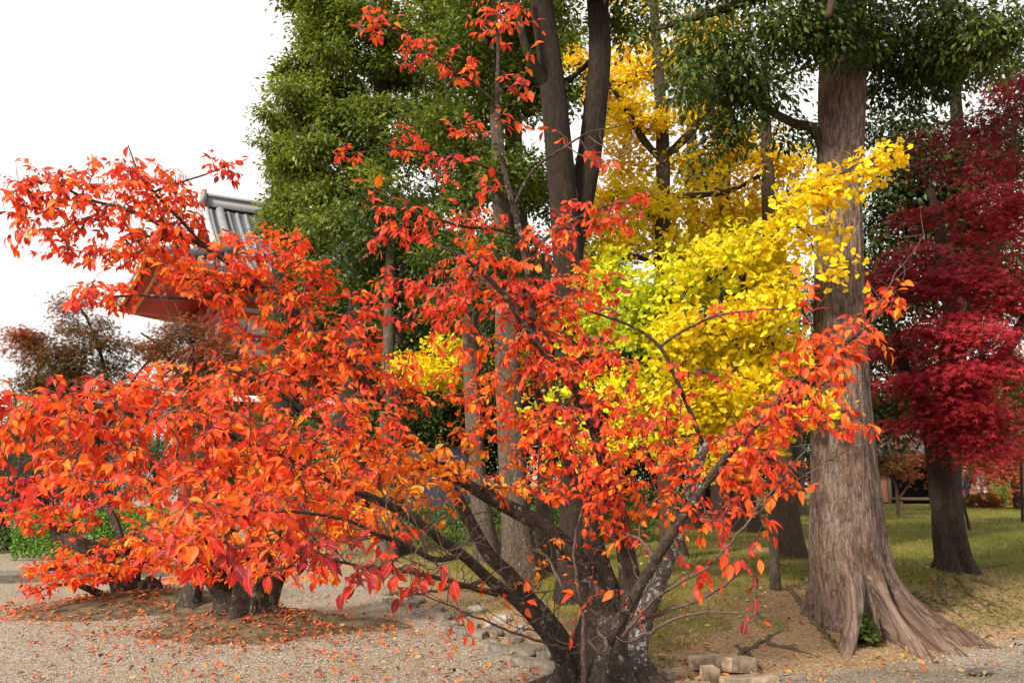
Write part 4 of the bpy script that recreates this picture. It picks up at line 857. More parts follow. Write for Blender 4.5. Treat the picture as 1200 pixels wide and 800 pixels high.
maple('maple_tree','orange red maple with low spreading branches beyond the crimson one',(bm2[0],bm2[1],.3),
  [(1195,598,33,12),(1190,560,33,10),(1185,530,33,9),(1180,505,33,8)],[[(1183,525,33,6),(1140,510,32.5,4),(1100,512,32,3)],[(1186,540,33,6),(1210,520,32.5,4),(1240,510,32,3)]],
  [(1130,530,50,12,32.5,1,60,.75),(1180,545,35,10,32,1,40,.8),(1170,515,50,14,33,1,60,.75),(1090,515,40,10,32.5,1,40,.6),(1210,520,40,20,33,1,40,.8),(1065,530,26,12,32.5,.8,26,.65)],142,M['rust_leaf'],size=.13,spread=.26)
b=GL(1053,605); d=b[1]
tree('young_maple','slim young maple with olive bronze leaves in front of the timber hall','maple',b,
  [[(1053,607,d,4),(1052,590,d,4.5),(1050,570,d,4),(1043,555,d,3),(1040,540,d,2)],[(1053,585,d,3),(1062,572,d,2.5),(1070,560,d,1.5)]],
  [(1030,545,26,12,d,.6,60,.35),(1055,540,24,12,d,.6,40,.5),(1020,530,18,14,d,.5,24,.2),(1066,556,12,5,d,.3,8,.75),(1040,522,26,14,d,.6,40,.25)],'star',M['rust_leaf'],M['brown_bark'],20,.16,.09,143,sides=8,furrow=0,flat=.4,tint=(.4,.2),rmax=.02,twig_r=.002)
# dark evergreen mass hanging behind the maple, upper right
bE=GL(1118,640)
tree('evergreen_tree','dark evergreen behind the crimson maple, filling the upper right','tree',bE,
  [[(1118,642,17,30),(1112,560,17,26),(1120,400,17,24),(1125,250,17,20),(1120,120,17,14),(1110,0,17,9)]],
  [(1080,200,60,50,16.5,.8,80,.3),(1130,260,60,60,17,.9,80,.25),(1040,260,40,50,17,.7,50,.3),(1100,330,60,50,17.5,.8,60,.25),(1170,200,50,60,17,.9,60,.25),(1180,330,50,60,17,.9,50,.3),(1060,150,40,30,17,.6,26,.3),(1050,400,50,50,18,.8,40,.25),(1040,480,40,40,18,.8,40,.3),(1190,460,40,50,16,.8,40,.7),(1110,60,70,50,17,.9,30,.4),(1020,330,30,50,18,.7,30,.3),(1220,100,60,80,17,1,50,.4)],
  'oval',M['deep_green_leaf'],M['dark_bark'],58,.22,.14,151,flat=.75,tint=(.3,.2),rmax=.08,twig_r=.005,start=.3)

# ------------------------------------------------------------------ the great camphor on the right
def great_camphor():
    g=np.random.default_rng(77); d0=8.42; b=P(1004,716,d0); b[2]=gz(b[0],b[1]); 
    t=thing('camphor_tree',b,'great camphor with broad fissured trunk and spreading buttress roots at the gravel edge','tree')
    path=[(1004,718,d0,84),(1000,690,d0,83),(993,640,d0,80),(988,560,d0,73),(984,470,d0,66),(983,350,d0,57),(984,230,d0,51),(987,130,d0,54),(988,40,d0,52),(985,-60,d0,48),(980,-200,d0,40),(978,-340,d0,26)]
    pts,rad=pxpath(path); pts[0]=b+np.array([0,0,-.22]); pts,rad=resample(pts,rad,.045); n=len(pts); S_=144; th=np.arange(S_)*2*pi/S_
    h=pts[:,2]-b[2]
    lob=[(-114,.92,.27,.17),(-84,.16,.4,.10),(-72,.74,.22,.15),(-50,.70,.21,.12),(-23,1.0,.17,.13),(-3,.5,.14,.09),(180,.05,.35,.25),(140,.2,.3,.25),(80,.5,.3,.3),(35,.4,.2,.18)]
    f=np.zeros((n,S_))
    for a,ext,hs,wd in lob:
        da=(th-R(a)+pi)%(2*pi)-pi; wander=.10*np.sin(h*6+a)
        wz=wd*(.62+1.0*np.clip(h,0,1.2))
        f=np.maximum(f, ext*np.exp(-np.maximum(h,-.05)/hs)[:,None]*np.exp(-np.abs((da[None]-wander[:,None])/wz[:,None])**3.2))
    r=rad[:,None]*(1+.05*np.exp(-np.maximum(h,0)/.45))[:,None]+f
    s=h[:,None]
    fur=np.zeros((n,S_))
    for k in (19,27,38,51,63): fur+=np.cos(k*th[None]+g.random()*6.3+np.sin(s*g.uniform(1.5,4)+g.random()*6)*1.5+2.5*vnoise(s*2.2+k,th[None]*2))
    r=r*(1+.008*fur+.05*np.cos(3*th[None]+s*.6)+.035*np.cos(5*th[None]-s*.5+1)+.03*(vnoise(s*4,th[None]*6)-.5))
    V=pts[:,None,:]+r[:,:,None]*np.stack([np.cos(th),np.sin(th),0*th],1)[None]
    # roots sink with the slope of the ground
    dist=np.maximum(0,r-rad[:,None]*1.15); V[:,:,2]-=np.clip(dist,0,1.4)*.24*np.exp(-np.maximum(h,0)/.3)[:,None]
    B=np.stack([rad[:,None]*np.cos(th)*1.0+0*h[:,None],rad[:,None]*np.sin(th)+0*h[:,None],h[:,None]+0*th[None]+dist*.8],-1)
    i=np.arange(n-1)[:,None]*S_; j=np.arange(S_)[None]; j2=(j+1)%S_
    mb=MB(); mb.add(V.reshape(-1,3),quads=np.stack([i+j,i+j2,i+S_+j2,i+S_+j],-1).reshape(-1,4),bk=B.reshape(-1,3)); mb.build('trunk',M['camphor_bark'],t,b)
    root_tubes(t,b,M['root_bark'],[([(925,690),(945,718),(968,745),(985,765)],.03,.02),([(900,755),(935,762),(965,775)],.03,.016),([(862,770),(905,745),(915,735)],.02,.012),([(1040,720),(1075,730),(1110,742)],.05,.03),([(865,757),(885,775),(895,790)],.018,.01)],300)
    limbs=[pts[int(n*.72):]]; lm_=MB()
    for k,p in enumerate([[(985,280,d0,12),(960,162,d0,13),(930,145,d0-.1,11),(902,130,d0-.2,9),(875,112,d0-.4,8),(840,98,d0-.6,5),(800,85,d0-.9,3)],[(985,-20,d0,26),(940,-20,d0-.2,20),(880,0,d0-.4,14),(820,20,d0-.6,9),(770,35,d0-.7,4)],
        [(988,-40,d0,24),(1040,-30,d0-.3,18),(1100,-5,d0-.6,12),(1160,30,d0-.8,6),(1195,45,d0-1,3)],[(988,60,d0,14),(1030,75,d0+.2,11),(1070,90,d0+.3,7),(1120,95,d0+.2,3)],[(985,-60,d0,20),(985,-40,d0-1,16),(970,20,d0-1.6,8)],[(984,-180,d0,24),(900,-260,d0-.4,16),(780,-300,d0-.8,8)],[(984,-180,d0,24),(1080,-260,d0-.4,16),(1200,-300,d0-.8,8)]]):
        q,r_=pxpath(p); q,r_=resample(q,r_,.12); lm_=MB(); tube(lm_,q,r_,sides=12,lumps=.07,seed=k+5); limbs.append(q); lm_.build('limb',M['brown_bark'],t,b)
    bl=[(985,40,55,38,d0-.75,.35,60,.4),(930,35,50,36,d0-.7,.5,48,.6),(880,45,50,36,d0-.7,.5,40,.65),(850,90,45,24,d0-.6,.5,36,.5),(890,110,50,20,d0-.5,.4,32,.35),(820,45,40,30,d0-.8,.4,28,.6),(800,105,26,22,d0-.8,.4,18,.5),(1040,40,50,40,d0-.3,.5,70,.4),(1080,70,50,40,d0-.2,.5,60,.35),(1120,40,50,40,d0-.6,.5,60,.5),(1160,60,40,30,d0-.8,.4,44,.65),(1185,30,25,30,d0-.9,.4,26,.65),(1040,100,35,30,d0+.3,.4,30,.3),(1110,95,40,22,d0,.4,30,.4),
        (860,150,30,18,d0-.5,.4,20,.4),(832,172,24,18,d0-.4,.35,8,.4),(930,150,20,20,d0,.3,9,.35),(860,-30,100,50,d0-.6,1,110),(1000,-40,90,50,d0-.8,1,90),(1120,-50,90,50,d0-.6,1,80),(780,-200,150,90,d0-.8,1.6,120),(960,-260,150,100,d0-.3,1.8,130),(1180,-200,170,100,d0-.6,1.8,140),(770,20,30,26,d0-.6,.3,8,.55),(1000,160,26,16,d0+.6,.3,8,.3)]
    T=np.concatenate([ell(*q[:6],q[6],g) for q in bl]); TT=np.concatenate([np.full(q[6],q[7] if len(q)>7 else .4) for q in bl])
    ns,tn=limb_nodes(limbs); paths,cnt=grow(ns,tn,T,step=.2,lift=.04,g=g,jitter=.04)
    lb=MB(); m_=g.poisson(25,len(T)); idx=np.repeat(np.arange(len(T)),m_); m=len(idx)
    off=g.normal(0,1,(m,3))*np.array([.10,.10,.07]); d=nrm(off)+g.normal(0,.4,(m,3)); d[:,2]-=.75
    put_leaves(lb,'oval',T[idx]+off,d,g.normal(0,.5,(m,3))+np.array([0,-.2,1]),.088*g.uniform(.6,1.2,m),TT[idx]+g.normal(0,.1,len(T))[idx]+g.normal(0,.17,m),widths=np.full(m,.8))
    finish_tree(t,b,limbs,None,paths,cnt,lb,M['deep_green_leaf'],.003,M['dark_bark'],.05); return b
bGC=great_camphor()
b=P(1008,728,7.80); b[2]=gz(b[0],b[1])+.0
bush(b,.13,.17,M['deep_green_leaf'],'tiny leafy evergreen seedling between the roots of the great camphor',91,520,.06,'seedling','seedling',.35)

# ------------------------------------------------------------------ cherries
def cherry(name_label, base, stump, limbs_p, lichen_limbs, blobs, seed, leaf_px_size, lm, kind='long', nl=(7,.045), extra_twigs=(), dens=1.0, hue0=0.0, shoots=0):
    g=np.random.default_rng(seed); t=thing('cherry_tree',base,name_label,'cherry tree'); limbs=[]
    mb=MB(); cx,rx_,ht=stump                                          # the low gnarled stool the stems rise from
    pts,rad=resample([base+np.array([0,0,-.15]),base+np.array([0,0,.12]),base+np.array([0,.02,ht*.6]),base+np.array([0.0,.03,ht])],[rx_*1.25,rx_,rx_*.82,rx_*.45],.035)
    n=len(pts); S_=72; th=np.arange(S_)*2*pi/S_; h=pts[:,2]-base[2]
    fl=np.exp(-np.maximum(h,0)/.09)[:,None]*(.30+.30*np.cos(4*th+1)[None]+.22*np.cos(7*th+.4)[None])
    r=rad[:,None]*(1+fl+.10*np.cos(3*th[None]+h[:,None]*2)+.07*np.cos(7*th[None]+h[:,None]*3+1)+.16*(vnoise(h[:,None]*9+seed,th[None]*3)-.5)+.06*(vnoise(h[:,None]*26,th[None]*9)-.5))
    V=pts[:,None,:]+r[:,:,None]*np.stack([np.cos(th),np.sin(th)*.85,0*th],1)[None]; V=V.reshape(-1,3); V=np.vstack([V,pts[-1]+np.array([0,0,.03])])
    i=np.arange(n-1)[:,None]*S_; j=np.arange(S_)[None]; j2=(j+1)%S_; e=(n-1)*S_; jj=np.arange(S_)
    mb.add(V,quads=np.stack([i+j,i+j2,i+S_+j2,i+S_+j],-1).reshape(-1,4),tris=np.stack([e+jj,e+(jj+1)%S_,np.full(S_,n*S_)],-1))
    for k,p in enumerate(limbs_p):
        q,r_=pxpath(p); q,r_=resample(q,r_,.06); 
        q[1:-1]+=np.cumsum(g.normal(0,.004,(len(q)-2,3)),0)*np.linspace(0,1,len(q)-2)[:,None]*.6
        tube(mb,q,r_,sides=16 if r_[0]>.03 else 8,lumps=.13,furrow=.02,seed=seed+k); limbs.append(q)
    mb.build('trunk',M['cherry_bark'],t,base)
    for k,p in enumerate(lichen_limbs):
        ml=MB(); q,r_=pxpath(p); q,r_=resample(q,r_,.05); tube(ml,q,r_,sides=16,lumps=.15,furrow=.02,seed=seed+k+50); limbs.append(q)
        o=ml.build('stem',M['lichen_bark'],t,base); o['label']='stem crusted with pale grey lichen'
    T=[];HU=[];DN=[]
    for bl in blobs:
        n_=int(round(bl[6]*(dens if len(bl)<=8 else 1))); T.append(ell(*bl[:6],n_,g)); HU.append(np.full(n_,bl[7]+hue0)); DN.append(np.full(n_,bl[8] if len(bl)>8 else 1.0))
    T=np.concatenate(T); HU=np.concatenate(HU); DN=np.concatenate(DN)
    ns,tn=limb_nodes(limbs,.18); 
    paths,cnt=grow(ns,tn,T,step=.09,lift=.08,bend=.5,g=g,jitter=.035)
    tree_T=T
    # leaves alternate along the last stretch of each twig, tips hang
    PO=[];DI=[];NO=[];SZ=[];TI=[]
    for (pt,par),c in zip(paths,cnt):
        tip=pt[-1]; k=int(np.argmin(((T-tip)**2).sum(1))); hue=HU[k]; dn=DN[k]
        sg=np.linalg.norm(np.diff(pt,axis=0),axis=1); s=np.concatenate([[0],np.cumsum(sg)]); L=s[-1]
        span=min(L,.34); m=max(2,int(round(span/nl[1]*dn)))+ (2 if dn>=1 else 0); ss=L-span*np.linspace(0,1,m)**1.25; ss=np.maximum(ss,0)
        pos=np.stack([np.interp(ss,s,pt[:,a]) for a in range(3)],1); tg=nrm(pt[-1]-pt[-2]); td=nrm(np.stack([np.interp(ss,s,np.gradient(pt[:,a],s+np.arange(len(s))*1e-9)) for a in range(3)],1)) if L>0.02 else np.repeat(tg[None],m,0)
        up=np.array([0,0,1.0]); side=nrm(np.cross(td,up)+1e-6); sgn=np.where(np.arange(m)%2==0,1,-1)[:,None]; sgn[0]=0
        ch=g.normal(0,.10)
        d=td*.75+side*sgn*.8+g.normal(0,.28,(m,3)); d[:,2]-=g.uniform(.15,1.0,m)
        PO.append(pos+nrm(d)*.012); DI.append(d); NO.append(np.array([0,-.25,.8])+g.normal(0,.45,(m,3))); SZ.append(leaf_px_size*(1.38 if (dn<1 and hue<.5) else 1.12 if hue<.36 else 1.0)*g.uniform(.5,1.25,m)*np.where(g.random(m)<.15,.6,1)); TI.append(np.clip(hue+ch+g.normal(0,.13,m),0,1))
    PO=np.concatenate(PO);DI=np.concatenate(DI);NO=np.concatenate(NO);SZ=np.concatenate(SZ);TI=np.concatenate(TI)
    lb=MB(); put_leaves(lb,kind,PO,DI,NO,SZ,TI,widths=g.uniform(.8,1.25,len(PO)) if kind=='long' else None)
    # fine bare spurs
    mt=MB()
    for (pt,par),c in zip(paths,cnt):
        if g.random()<.5:
            q=pt[g.integers(len(pt))]; e=q+g.normal(0,.06,3)+np.array([0,0,.03]); tube(mt,[q,(q+e)/2+g.normal(0,.006,3),e],[.002,.0016,.0009],sides=3,cap=False)
    for p in extra_twigs:
        q,r_=pxpath(p); q,r_=resample(q,r_,.07); q[1:-1]+=g.normal(0,.006,(len(q)-2,3)); tube(mt,q,r_,sides=6)
        for _ in range(int(len(q)*.6)):
            a=q[g.integers(len(q)//4,len(q))]; e=a+g.normal(0,.10,3)+np.array([0,-.02,.07]); tube(mt,[a,(a+e)/2+g.normal(0,.012,3),e],[.003,.002,.001],sides=3,cap=False)
    low=np.concatenate([q for q in limbs]); low=low[(low[:,2]<base[2]+1.25)&(low[:,2]>base[2]+.25)]
    for _ in range(shoots):                                          # whippy young shoots low on the stems
        a=low[g.integers(len(low))]; l=g.uniform(.18,.6); d=nrm(np.array([g.normal(0,1),g.normal(0,1)-.5,g.uniform(-.1,1.1)])); b_=a+d*l*.5+g.normal(0,.03,3); e=b_+nrm(d+np.array([0,0,.5]))*l*.5+g.normal(0,.03,3)
        q,r_=resample([a,b_,e],[.0042,.003,.0012],.06); q[1:-1]+=g.normal(0,.008,(len(q)-2,3)); tube(mt,q,r_,sides=4,cap=False)
        for _k in range(g.integers(0,4)):
            i=g.integers(len(q)//2,len(q)); e2=q[i]+g.normal(0,.07,3); tube(mt,[q[i],(q[i]+e2)/2+g.normal(0,.008,3),e2],[.002,.0015,.0008],sides=3,cap=False)
    mt.build('shoot_sprays',M['twig_bark'],t,base)
    finish_tree(t,base,limbs,None,paths,cnt,lb,lm,.0021,M['twig_bark'],.03)
    return len(PO)

# furthest of the three (left), then the middle one, then the big one in front
bT=mB+np.array([0,.3,.16]); dT=bT[1]
n3=cherry('low red cherry farthest left on its earth mound with leaning dark stems',bT,(0,.11,.15),
  [[(146,692,dT,26),(135,665,dT,22),(118,648,dT-.1,19),(95,637,dT-.2,15),(70,626,dT-.2,10),(60,610,dT-.2,6)],[(150,694,dT,20),(148,672,dT,14),(146,650,dT,10),(160,620,dT,6)],[(156,692,dT,18),(158,668,dT,14),(175,640,dT,9),(195,610,dT,5)],[(118,696,dT-.3,9),(100,688,dT-.4,7),(80,684,dT-.5,4),(50,690,dT-.7,2)],[(128,655,dT,9),(160,655,dT,7),(190,658,dT-.1,3)],[(72,627,dT-.2,6),(84,612,dT-.2,5),(90,600,dT-.2,3)],[(130,660,dT,9),(90,665,dT-.4,6),(50,665,dT-.6,3)],
   [(146,650,dT,10),(130,600,dT,8),(90,560,dT,5),(40,530,dT,3)]],[],
  [(60,608,60,16,dT-.3,.5,46,.5),(112,640,56,18,dT-.2,.5,40,.52),(85,665,55,20,dT-.6,.5,100,.56),(60,680,40,13,dT-.8,.3,36,.45),(45,692,24,8,dT-.8,.25,14,.42),(130,660,40,20,dT-.5,.4,50,.5),(190,630,50,40,dT-.2,.5,80,.5),(185,660,45,14,dT-.3,.4,50,.55),(40,590,45,22,dT-.2,.5,44,.35),(100,595,50,25,dT,.5,50,.4),(30,565,35,16,dT,.4,20,.35),(80,560,50,25,dT,.5,30,.4),(160,590,40,30,dT,.4,36,.5),(5,590,30,20,dT,.4,16,.35)],
  301,.078,M['cherry_leaf_far'],kind='long',nl=(7,.038))
bS=mA+np.array([0,.12,.13]); dS=bS[1]
n2=cherry('small orange cherry with several short dark stems on the nearer earth mound',bS,(0,.19,.24),
  [[(268,727,dS,46),(267,712,dS,31),(260,692,dS,25),(248,672,dS-.1,26),(225,655,dS-.2,16),(195,640,dS-.4,9),(160,625,dS-.5,5)],[(287,728,dS-.08,42),(285,712,dS-.05,28),(283,690,dS,21),(280,655,dS,22),(268,620,dS,14),(250,580,dS,8),(235,540,dS,4)],[(310,727,dS,44),(307,711,dS,28),(310,690,dS,20),(314,655,dS,20),(325,620,dS,14),(345,590,dS,9),(375,560,dS,5)],[(315,705,dS,20),(330,670,dS-.1,14),(360,640,dS-.3,9),(410,620,dS-.5,4)],[(295,680,dS,18),(296,640,dS+.3,13),(300,600,dS+.4,8),(310,560,dS+.3,5)]],
  [[(296,720,dS-.16,7),(298,690,dS-.2,6.5),(302,665,dS-.15,5)]],
  [(300,600,70,40,dS,.6,120,.75),(380,600,60,40,dS-.1,.6,110,.80),(230,615,60,35,dS-.2,.5,80,.70),(340,640,60,28,dS-.3,.5,80,.75),(200,640,50,25,dS-.4,.5,60,.6),(420,610,50,30,dS-.4,.5,60,.82),(270,650,50,22,dS-.3,.4,40,.7),(440,570,50,40,dS,.5,60,.85),(300,550,80,40,dS,.6,80,.7),(400,540,60,40,dS+.1,.5,60,.8),(290,668,36,12,dS-.4,.3,20,.65),(225,672,30,12,dS-.5,.3,26,.6),(365,668,36,14,dS-.4,.3,26,.7)],
  302,.078,M['cherry_leaf_far'],kind='long',nl=(7,.036))
bF=G(706,806); dF=bF[1]
A_=[(690,812,dF,39.52),(668,772,dF-.05,27.36),(648,735,dF-.1,20.52),(622,703,dF-.15,17.48),(597,672,dF-.2,16.72),(574,650,dF-.25,15.96),(553,612,dF-.3,14.44),(535,578,dF-.35,13.68),(508,540,dF-.4,12.92),(479,507,dF-.5,12.54),(452,478,dF-.55,12.16),(427,449,dF-.6,11.40),(404,424,dF-.65,10.64),(382,400,dF-.7,9.88),(345,368,dF-.75,9.12),(311,341,dF-.8,8.36),(275,315,dF-.85,7.60),(240,292,dF-.9,7.48),(208,276,dF-1,6.60),(180,262,dF-1.05,5.72),(150,250,dF-1.1,4.40),(116,240,dF-1.15,3.52),(80,225,dF-1.2,2.64),(50,215,dF-1.25,1.76)]
B_=[(672,805,dF-.15,25.84),(655,765,dF-.3,16.72),(640,742,dF-.4,14.44),(610,708,dF-.55,12.92),(575,680,dF-.7,12.16),(542,650,dF-.9,11.40),(508,625,dF-1.1,10.64),(475,601,dF-1.25,9.88),(438,583,dF-1.45,9.12),(400,567,dF-1.6,8.36),(360,550,dF-1.8,7.22),(318,530,dF-1.95,7.04),(270,510,dF-2.1,6.16),(220,495,dF-2.2,5.28),(160,485,dF-2.3,4.40),(100,478,dF-2.3,3.52),(45,470,dF-2.3,2.20)]
C_=[(716,780,dF+.15,45.60),(705,712,dF+.15,30.40),(690,678,dF+.12,22.80),(677,657,dF+.1,20.52),(655,632,dF+.05,19.00),(632,614,dF,18.24),(600,597,dF-.1,15.96),(570,582,dF-.2,13.68),(535,562,dF-.3,11.40),(500,548,dF-.45,9.88),(460,535,dF-.6,8.36),(415,515,dF-.8,7.92),(370,490,dF-1,6.60),(330,465,dF-1.1,5.28),(290,445,dF-1.2,3.96),(250,430,dF-1.3,2.64)]
D_=[(726,720,dF+.2,22.80),(708,668,dF+.15,18.24),(690,610,dF+.1,15.20),(670,558,dF+.05,12.92),(654,515,dF,11.40),(638,482,dF,10.64),(627,455,dF,9.88),(624,415,dF-.05,9.12),(622,374,dF-.1,9.12),(615,314,dF-.15,8.36),(606,270,dF-.2,7.60),(597,235,dF-.2,7.92),(588,200,dF-.25,7.04),(582,160,dF-.3,6.16),(579,120,dF-.3,5.72),(579,50,dF-.35,4.40),(574,0,dF-.4,3.52),(570,-50,dF-.4,2.64)]
E_=[(742,715,dF+.1,27.36),(735,655,dF+.1,21.28),(722,590,dF,16.72),(704,525,dF-.1,14.44),(686,475,dF-.2,12.92),(668,448,dF-.3,11.40),(652,430,dF-.35,10.64),(634,405,dF-.4,9.12),(619,385,dF-.45,8.36),(602,362,dF-.5,7.92),(589,344,dF-.55,7.04),(565,318,dF-.65,5.28),(540,300,dF-.75,3.52),(510,285,dF-.8,2.64)]
F_=[(738,800,dF-.02,33.44),(745,752,dF-.05,25.84),(757,715,dF-.08,21.28),(772,680,dF-.1,18.24),(786,645,dF-.15,15.20),(799,612,dF-.2,12.92),(810,572,dF-.25,12.16),(822,532,dF-.3,11.40),(828,516,dF-.3,9.12)]
F2=[(824,522,dF-.3,6.16),(813,492,dF-.35,5.72),(800,462,dF-.4,5.28),(787,432,dF-.45,4.84),(774,406,dF-.5,4.40),(747,384,dF-.55,3.52),(715,370,dF-.6,2.82),(680,358,dF-.7,1.76)]
F3=[(774,406,dF-.5,3.52),(800,388,dF-.5,3.17),(840,370,dF-.55,2.64),(880,365,dF-.6,1.94),(925,360,dF-.7,1.32)]
G_=[(700,800,dF-.4,25.84),(712,752,dF-.42,14.44),(735,712,dF-.55,12.92),(762,664,dF-.75,11.40),(785,628,dF-.9,10.64),(812,588,dF-1.05,9.50),(838,552,dF-1.2,9.12),(862,520,dF-1.35,7.60),(890,490,dF-1.5,7.48),(920,460,dF-1.65,6.16),(955,430,dF-1.8,5.28),(990,400,dF-1.9,4.40),(1025,370,dF-2,3.08),(1050,340,dF-2.05,2.20)]
H_=[(579,118,dF-.3,3.96),(562,104,dF-.35,3.70),(541,88,dF-.4,3.52),(521,75,dF-.45,3.17),(487,56,dF-.5,2.64),(450,30,dF-.6,2.11),(424,8,dF-.65,1.41)]
I_=[(588,205,dF-.25,3.96),(560,192,dF-.35,3.52),(520,184,dF-.45,2.99),(470,176,dF-.55,2.29),(430,178,dF-.6,1.76),(395,182,dF-.65,1.14)]
J_=[(600,247,dF-.2,3.96),(617,210,dF-.25,3.52),(637,188,dF-.3,3.17),(665,170,dF-.4,2.64),(690,155,dF-.45,2.11),(720,148,dF-.5,1.41),(745,140,dF-.5,0.88)]
K_=[(606,275,dF-.2,4.40),(575,268,dF-.3,3.87),(540,265,dF-.4,3.34),(500,252,dF-.5,2.64),(460,242,dF-.6,2.11),(420,226,dF-.65,1.41),(372,208,dF-.7,0.79)]
L_=[(613,310,dF-.15,5.28),(635,284,dF-.2,4.40),(665,262,dF-.25,3.70),(700,246,dF-.35,2.99),(740,235,dF-.4,2.11),(772,226,dF-.45,1.23)]
Q_=[(300,335,dF-.82,6.16),(260,345,dF-1,5.28),(215,350,dF-1.2,4.40),(165,345,dF-1.3,3.34),(120,345,dF-1.4,2.20)]
R_=[(240,292,dF-.9,5.28),(210,255,dF-1,4.40),(180,225,dF-1.05,3.52),(160,200,dF-1.1,2.64),(150,170,dF-1.1,1.32)]
T_=[(180,225,dF-1.05,3.17),(205,216,dF-1.0,2.82),(235,206,dF-.95,2.29),(262,197,dF-.92,1.76),(290,186,dF-.9,1.06)]
U_=[(440,625,dF-2.2,4.40),(410,610,dF-2.3,4.40),(365,600,dF-2.45,3.87),(320,596,dF-2.6,3.17),(270,605,dF-2.75,2.46),(240,625,dF-2.8,1.76)]
U0=[(542,650,dF-.9,7.60),(510,655,dF-1.4,7.04),(475,640,dF-1.9,5.72),(440,625,dF-2.2,4.40)]
W_=[(622,703,dF-.15,7.92),(560,690,dF-.9,6.16),(510,675,dF-1.6,5.28),(470,668,dF-2.0,4.40),(430,662,dF-2.3,3.52),(380,650,dF-2.6,2.29)]
